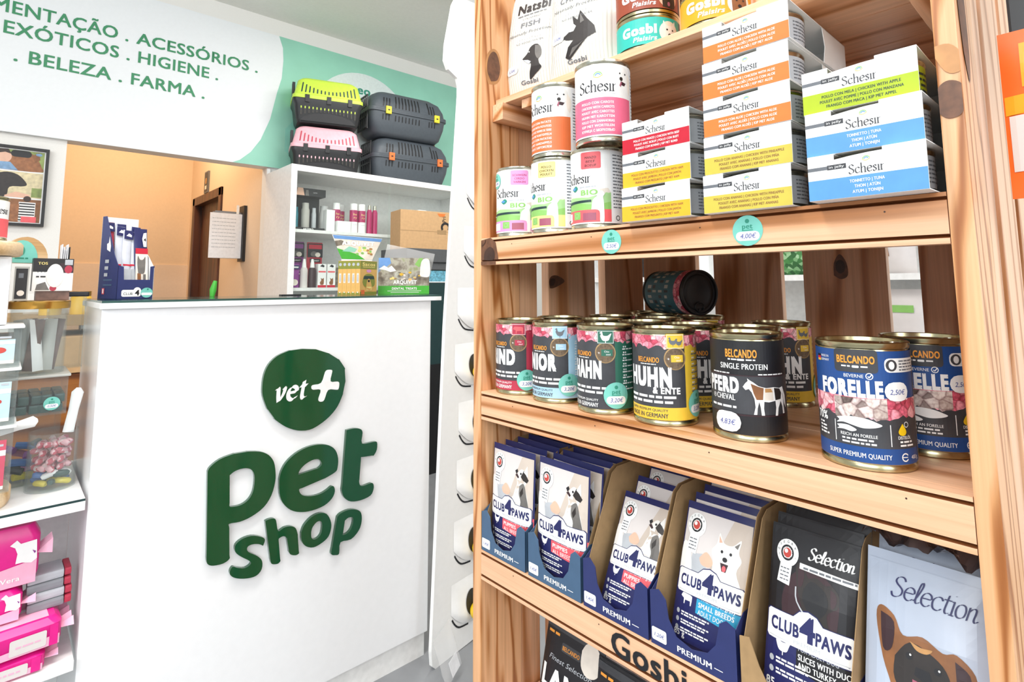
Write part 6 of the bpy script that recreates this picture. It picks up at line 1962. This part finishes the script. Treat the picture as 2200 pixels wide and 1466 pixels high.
# tan cupboard behind, seen between the jars and the counter
t = thing('back_cupboard', 'tan cupboard behind the jars, past the counter side', 'cupboard', (.02, 2.35, 0))
bxo('body', -.60, 0, 0, .245, .40, .80, 'walnut', t, .002)
bxo('drawer_front', -.60, -.004, .802, .245, .40, .92, 'carton', t, .002)
bxo('upper_board', -.60, .02, .955, .245, .40, .99, 'kraft', t, .002)
for x in (-.58, .21):
    bxo('spacer', x, .10, .92, x + .03, .38, .955, 'kraft', t)
for x, y, lab in ((.205, 2.42, 'small jar with yellow label on the tan cupboard beside the counter'), (.125, 2.42, 'small jar with yellow label farther left on the tan cupboard')):
    bottle('honey_jar', lab, 'jar', x, y, .9905, 0, (('body', 'flag_gold', [(0, 0), (.03, 0), (.03, .055), (.026, .062), (0, .062)]), ('lid', 'gold', [(0, .0625), (.028, .0625), (.028, .078), (0, .078)])), 'yellow labelled jars on the tan cupboard')
b = bmesh.new()
pillow(b, .16, .07, .06, 8, 6, wave=.003)
tag(link('cellophane_bag', b, 'clear_film', None, (.14, 2.56, .9905), smooth=True), 'crinkled clear bag on the tan cupboard behind the jars', 'bag')

# ================================================================ white cardboard floor display with yellow toys
SO = (.968, 1.396)
WX, WY = .986, .170
t = thing('cardboard_stand', 'tall white cardboard stand between the counter and the pine shelf', 'display stand', (SO[0], SO[1], 0), math.atan2(WY, WX))
b = bmesh.new()
prism(b, [(-.004, .05), (.0, .012), (.012, .0), (.30, .004), (.33, .10), (.33, 2.07), (.085, 2.04), (.066, 2.003), (.035, 1.857), (.031, 1.801), (.046, 1.775), (.088, 1.758), (.097, 1.735), (.097, 1.70), (.041, .96)], 'y', 0, .012)
link('back_panel', b, 'card_white', t)
zs = [.112, .288, .464, .635, .815, .99, 1.19, 1.38]
xs0 = [.074, .083, .094, .101, .083, .094, .122, .134]
for i, zz in enumerate(zs):
    x0, x1, h0, h1 = xs0[i], xs0[i] + .185, zz - .048, zz + .085
    b = bmesh.new()
    nx, nz = 12, 10
    rows = []
    for j in range(nz + 1):
        v = j / nz
        row = []
        for k in range(nx + 1):
            q = k / nx
            lift = .022 * min(1, (4 * q * (1 - q)) ** .6) * (1 - v) ** .8 * min(1, v * 5 + .25)
            zlo = h0 + .050 * (abs(2 * q - 1) ** 2.2)
            row.append(b.verts.new((x0 + (x1 - x0) * q, -.0006 - lift, zlo + (h1 - zlo) * v)))
        rows.append(row)
    for A_, B_ in zip(rows, rows[1:]):
        for k in range(nx):
            b.faces.new((A_[k], A_[k + 1], B_[k + 1], B_[k]))
    pk = link('pocket', b, 'card_white', t, smooth=True)
    a = Art().stroke([((x0 + .004) * 1000, (h0 + .036) * 1000), ((x0 + .016) * 1000, (h0 + .018) * 1000), ((x0 + .036) * 1000, (h0 + .002) * 1000), ((x0 + .075) * 1000, (h0 - .004) * 1000)], 5, 'print_black', 1)
    a.build('slit', flat(0), pk, eps=.0006)
    if i > 4:
        continue
    a = Art().disc((x0 + .078) * 1000, (zz + .014) * 1000, 27, 'shadow_hole', 1, 36)

    def on_pocket(u, v, o):
        q, r_ = min(1, max(0, (u - x0) / (x1 - x0))), (v - h0) / (h1 - h0)
        return (u, -.0022 - .022 * min(1, (4 * q * (1 - q)) ** .6) * max(0, 1 - r_) ** .8 * min(1, r_ * 5 + .25) - o, v)
    a.build('cutout', on_pocket, pk, cut=(6, 6), eps=.0006)
ang = math.atan2(WY, WX)
for i, zz in enumerate(zs[:5]):
    x0 = xs0[i] + .078
    c = (SO[0] + x0 * math.cos(ang) + .040 * math.sin(ang), SO[1] + x0 * math.sin(ang) - .040 * math.cos(ang), zz - .004)
    b = bmesh.new()
    bmesh.ops.create_uvsphere(b, u_segments=20, v_segments=12, radius=.026)
    bmesh.ops.create_uvsphere(b, u_segments=14, v_segments=10, radius=.014, matrix=Matrix.Translation((.004, -.006, .029)))
    tag(link('yellow_toy', b, 'yolk', None, c, ang, smooth=True), ('lowest', 'second lowest', 'third lowest', 'fourth lowest', 'fifth lowest')[i] + ' yellow toy poking from a pocket of the white cardboard stand', 'toy', 'yellow toys in the cardboard stand')
b = bmesh.new()
pillow(b, .11, .12, .03, 8, 8, wave=.003)
tag(link('clear_sleeve', b, 'clear_film', None, (1.0, 1.335, .002), (-.35, 0, .55), smooth=True), 'crumpled clear sleeve with a white label on the floor at the cardboard stand', 'packaging')
tag(bxo('barcode_label', .0, .0, 0, .052, .001, .036, 'paper', None, 0, loc=(.968, 1.298, .030), rot=(-.35, 0, .55)), 'white barcode label on the clear sleeve at the foot of the stand', 'label')

# ================================================================ stock seen through the gaps of the pine shelf
t = thing('rear_shelving', 'white shelving seen through the gaps of the pine shelf', 'shelving', (2.25, .1, 0))
for z in (.55, .85, 1.095, 1.45):
    bxo('shelf_board', .002, .0182, z, .379, 1.7318, z + .022, 'white', t)
for y in (0, 1.732):
    bxo('upright', 0, y, 0, .40, y + .018, 1.95, 'white', t)
bxo('rear_panel', .38, .018, 0, .40, 1.732, 1.95, 'white', t)
for x, y, m, h, lab in ((2.33, .86, 'leaves_mix', .20, 'green leafy bag standing on the rear white shelving'), (2.32, .55, 'photo_pale', .16, 'white bag with a brown picture on the rear white shelving')):
    s = thing('feed_bag', lab, 'bag', (x, y, 1.1175), RZ)
    b = bmesh.new()
    pillow(b, .17, h, .07, 8, 10)
    link('bag', b, m, s, smooth=True)
    if m == 'photo_pale':
        Art().poly([(-14, 60), (-8, 110), (8, 120), (14, 60)], 'brown_coat', 1).build('print', lambda u, v, o: (u, -.037 - o, v), s, eps=.0005)
s = thing('feed_bag', 'white bag with a green stripe on a lower rear shelf', 'bag', (2.33, .53, .8725), RZ)
b = bmesh.new()
pillow(b, .20, .19, .06, 8, 10)
link('bag', b, 'photo_pale', s, smooth=True)
Art().rect(-60, 110, 50, 135, 'leaf_green', 1).build('print', lambda u, v, o: (u, -.032 - o, v), s, eps=.0005)
for y, c in ((1.22, 'print_white'), (1.52, 'print_black')):
    s = thing('stock_carton', ('white' if c == 'print_white' else 'black') + ' carton on the rear white shelving', 'carton', (2.30, y, 1.1175))
    bxo('carton', 0, 0, 0, .2, .2, .12, c, s, .002)
for lx, ly in ((-0.8, 0.6), (0.35, 0.8), (1.7, 2.3)):
    t = thing('ceiling_lamp', 'white ceiling light panel %s' % {-.8: 'over the open floor', .35: 'before the counter', 1.7: 'near the glass cabinet'}[lx], 'lamp', (lx, ly, 2.79), 0, 'ceiling light panels')
    b = bmesh.new()
    for q in ((-.5, -.17, -.05, .5, -.14, 0), (-.5, .14, -.05, .5, .17, 0), (-.5, -.14, -.05, -.47, .14, 0), (.47, -.14, -.05, .5, .14, 0)):
        box(b, *q)
    link('housing', b, 'white', t)
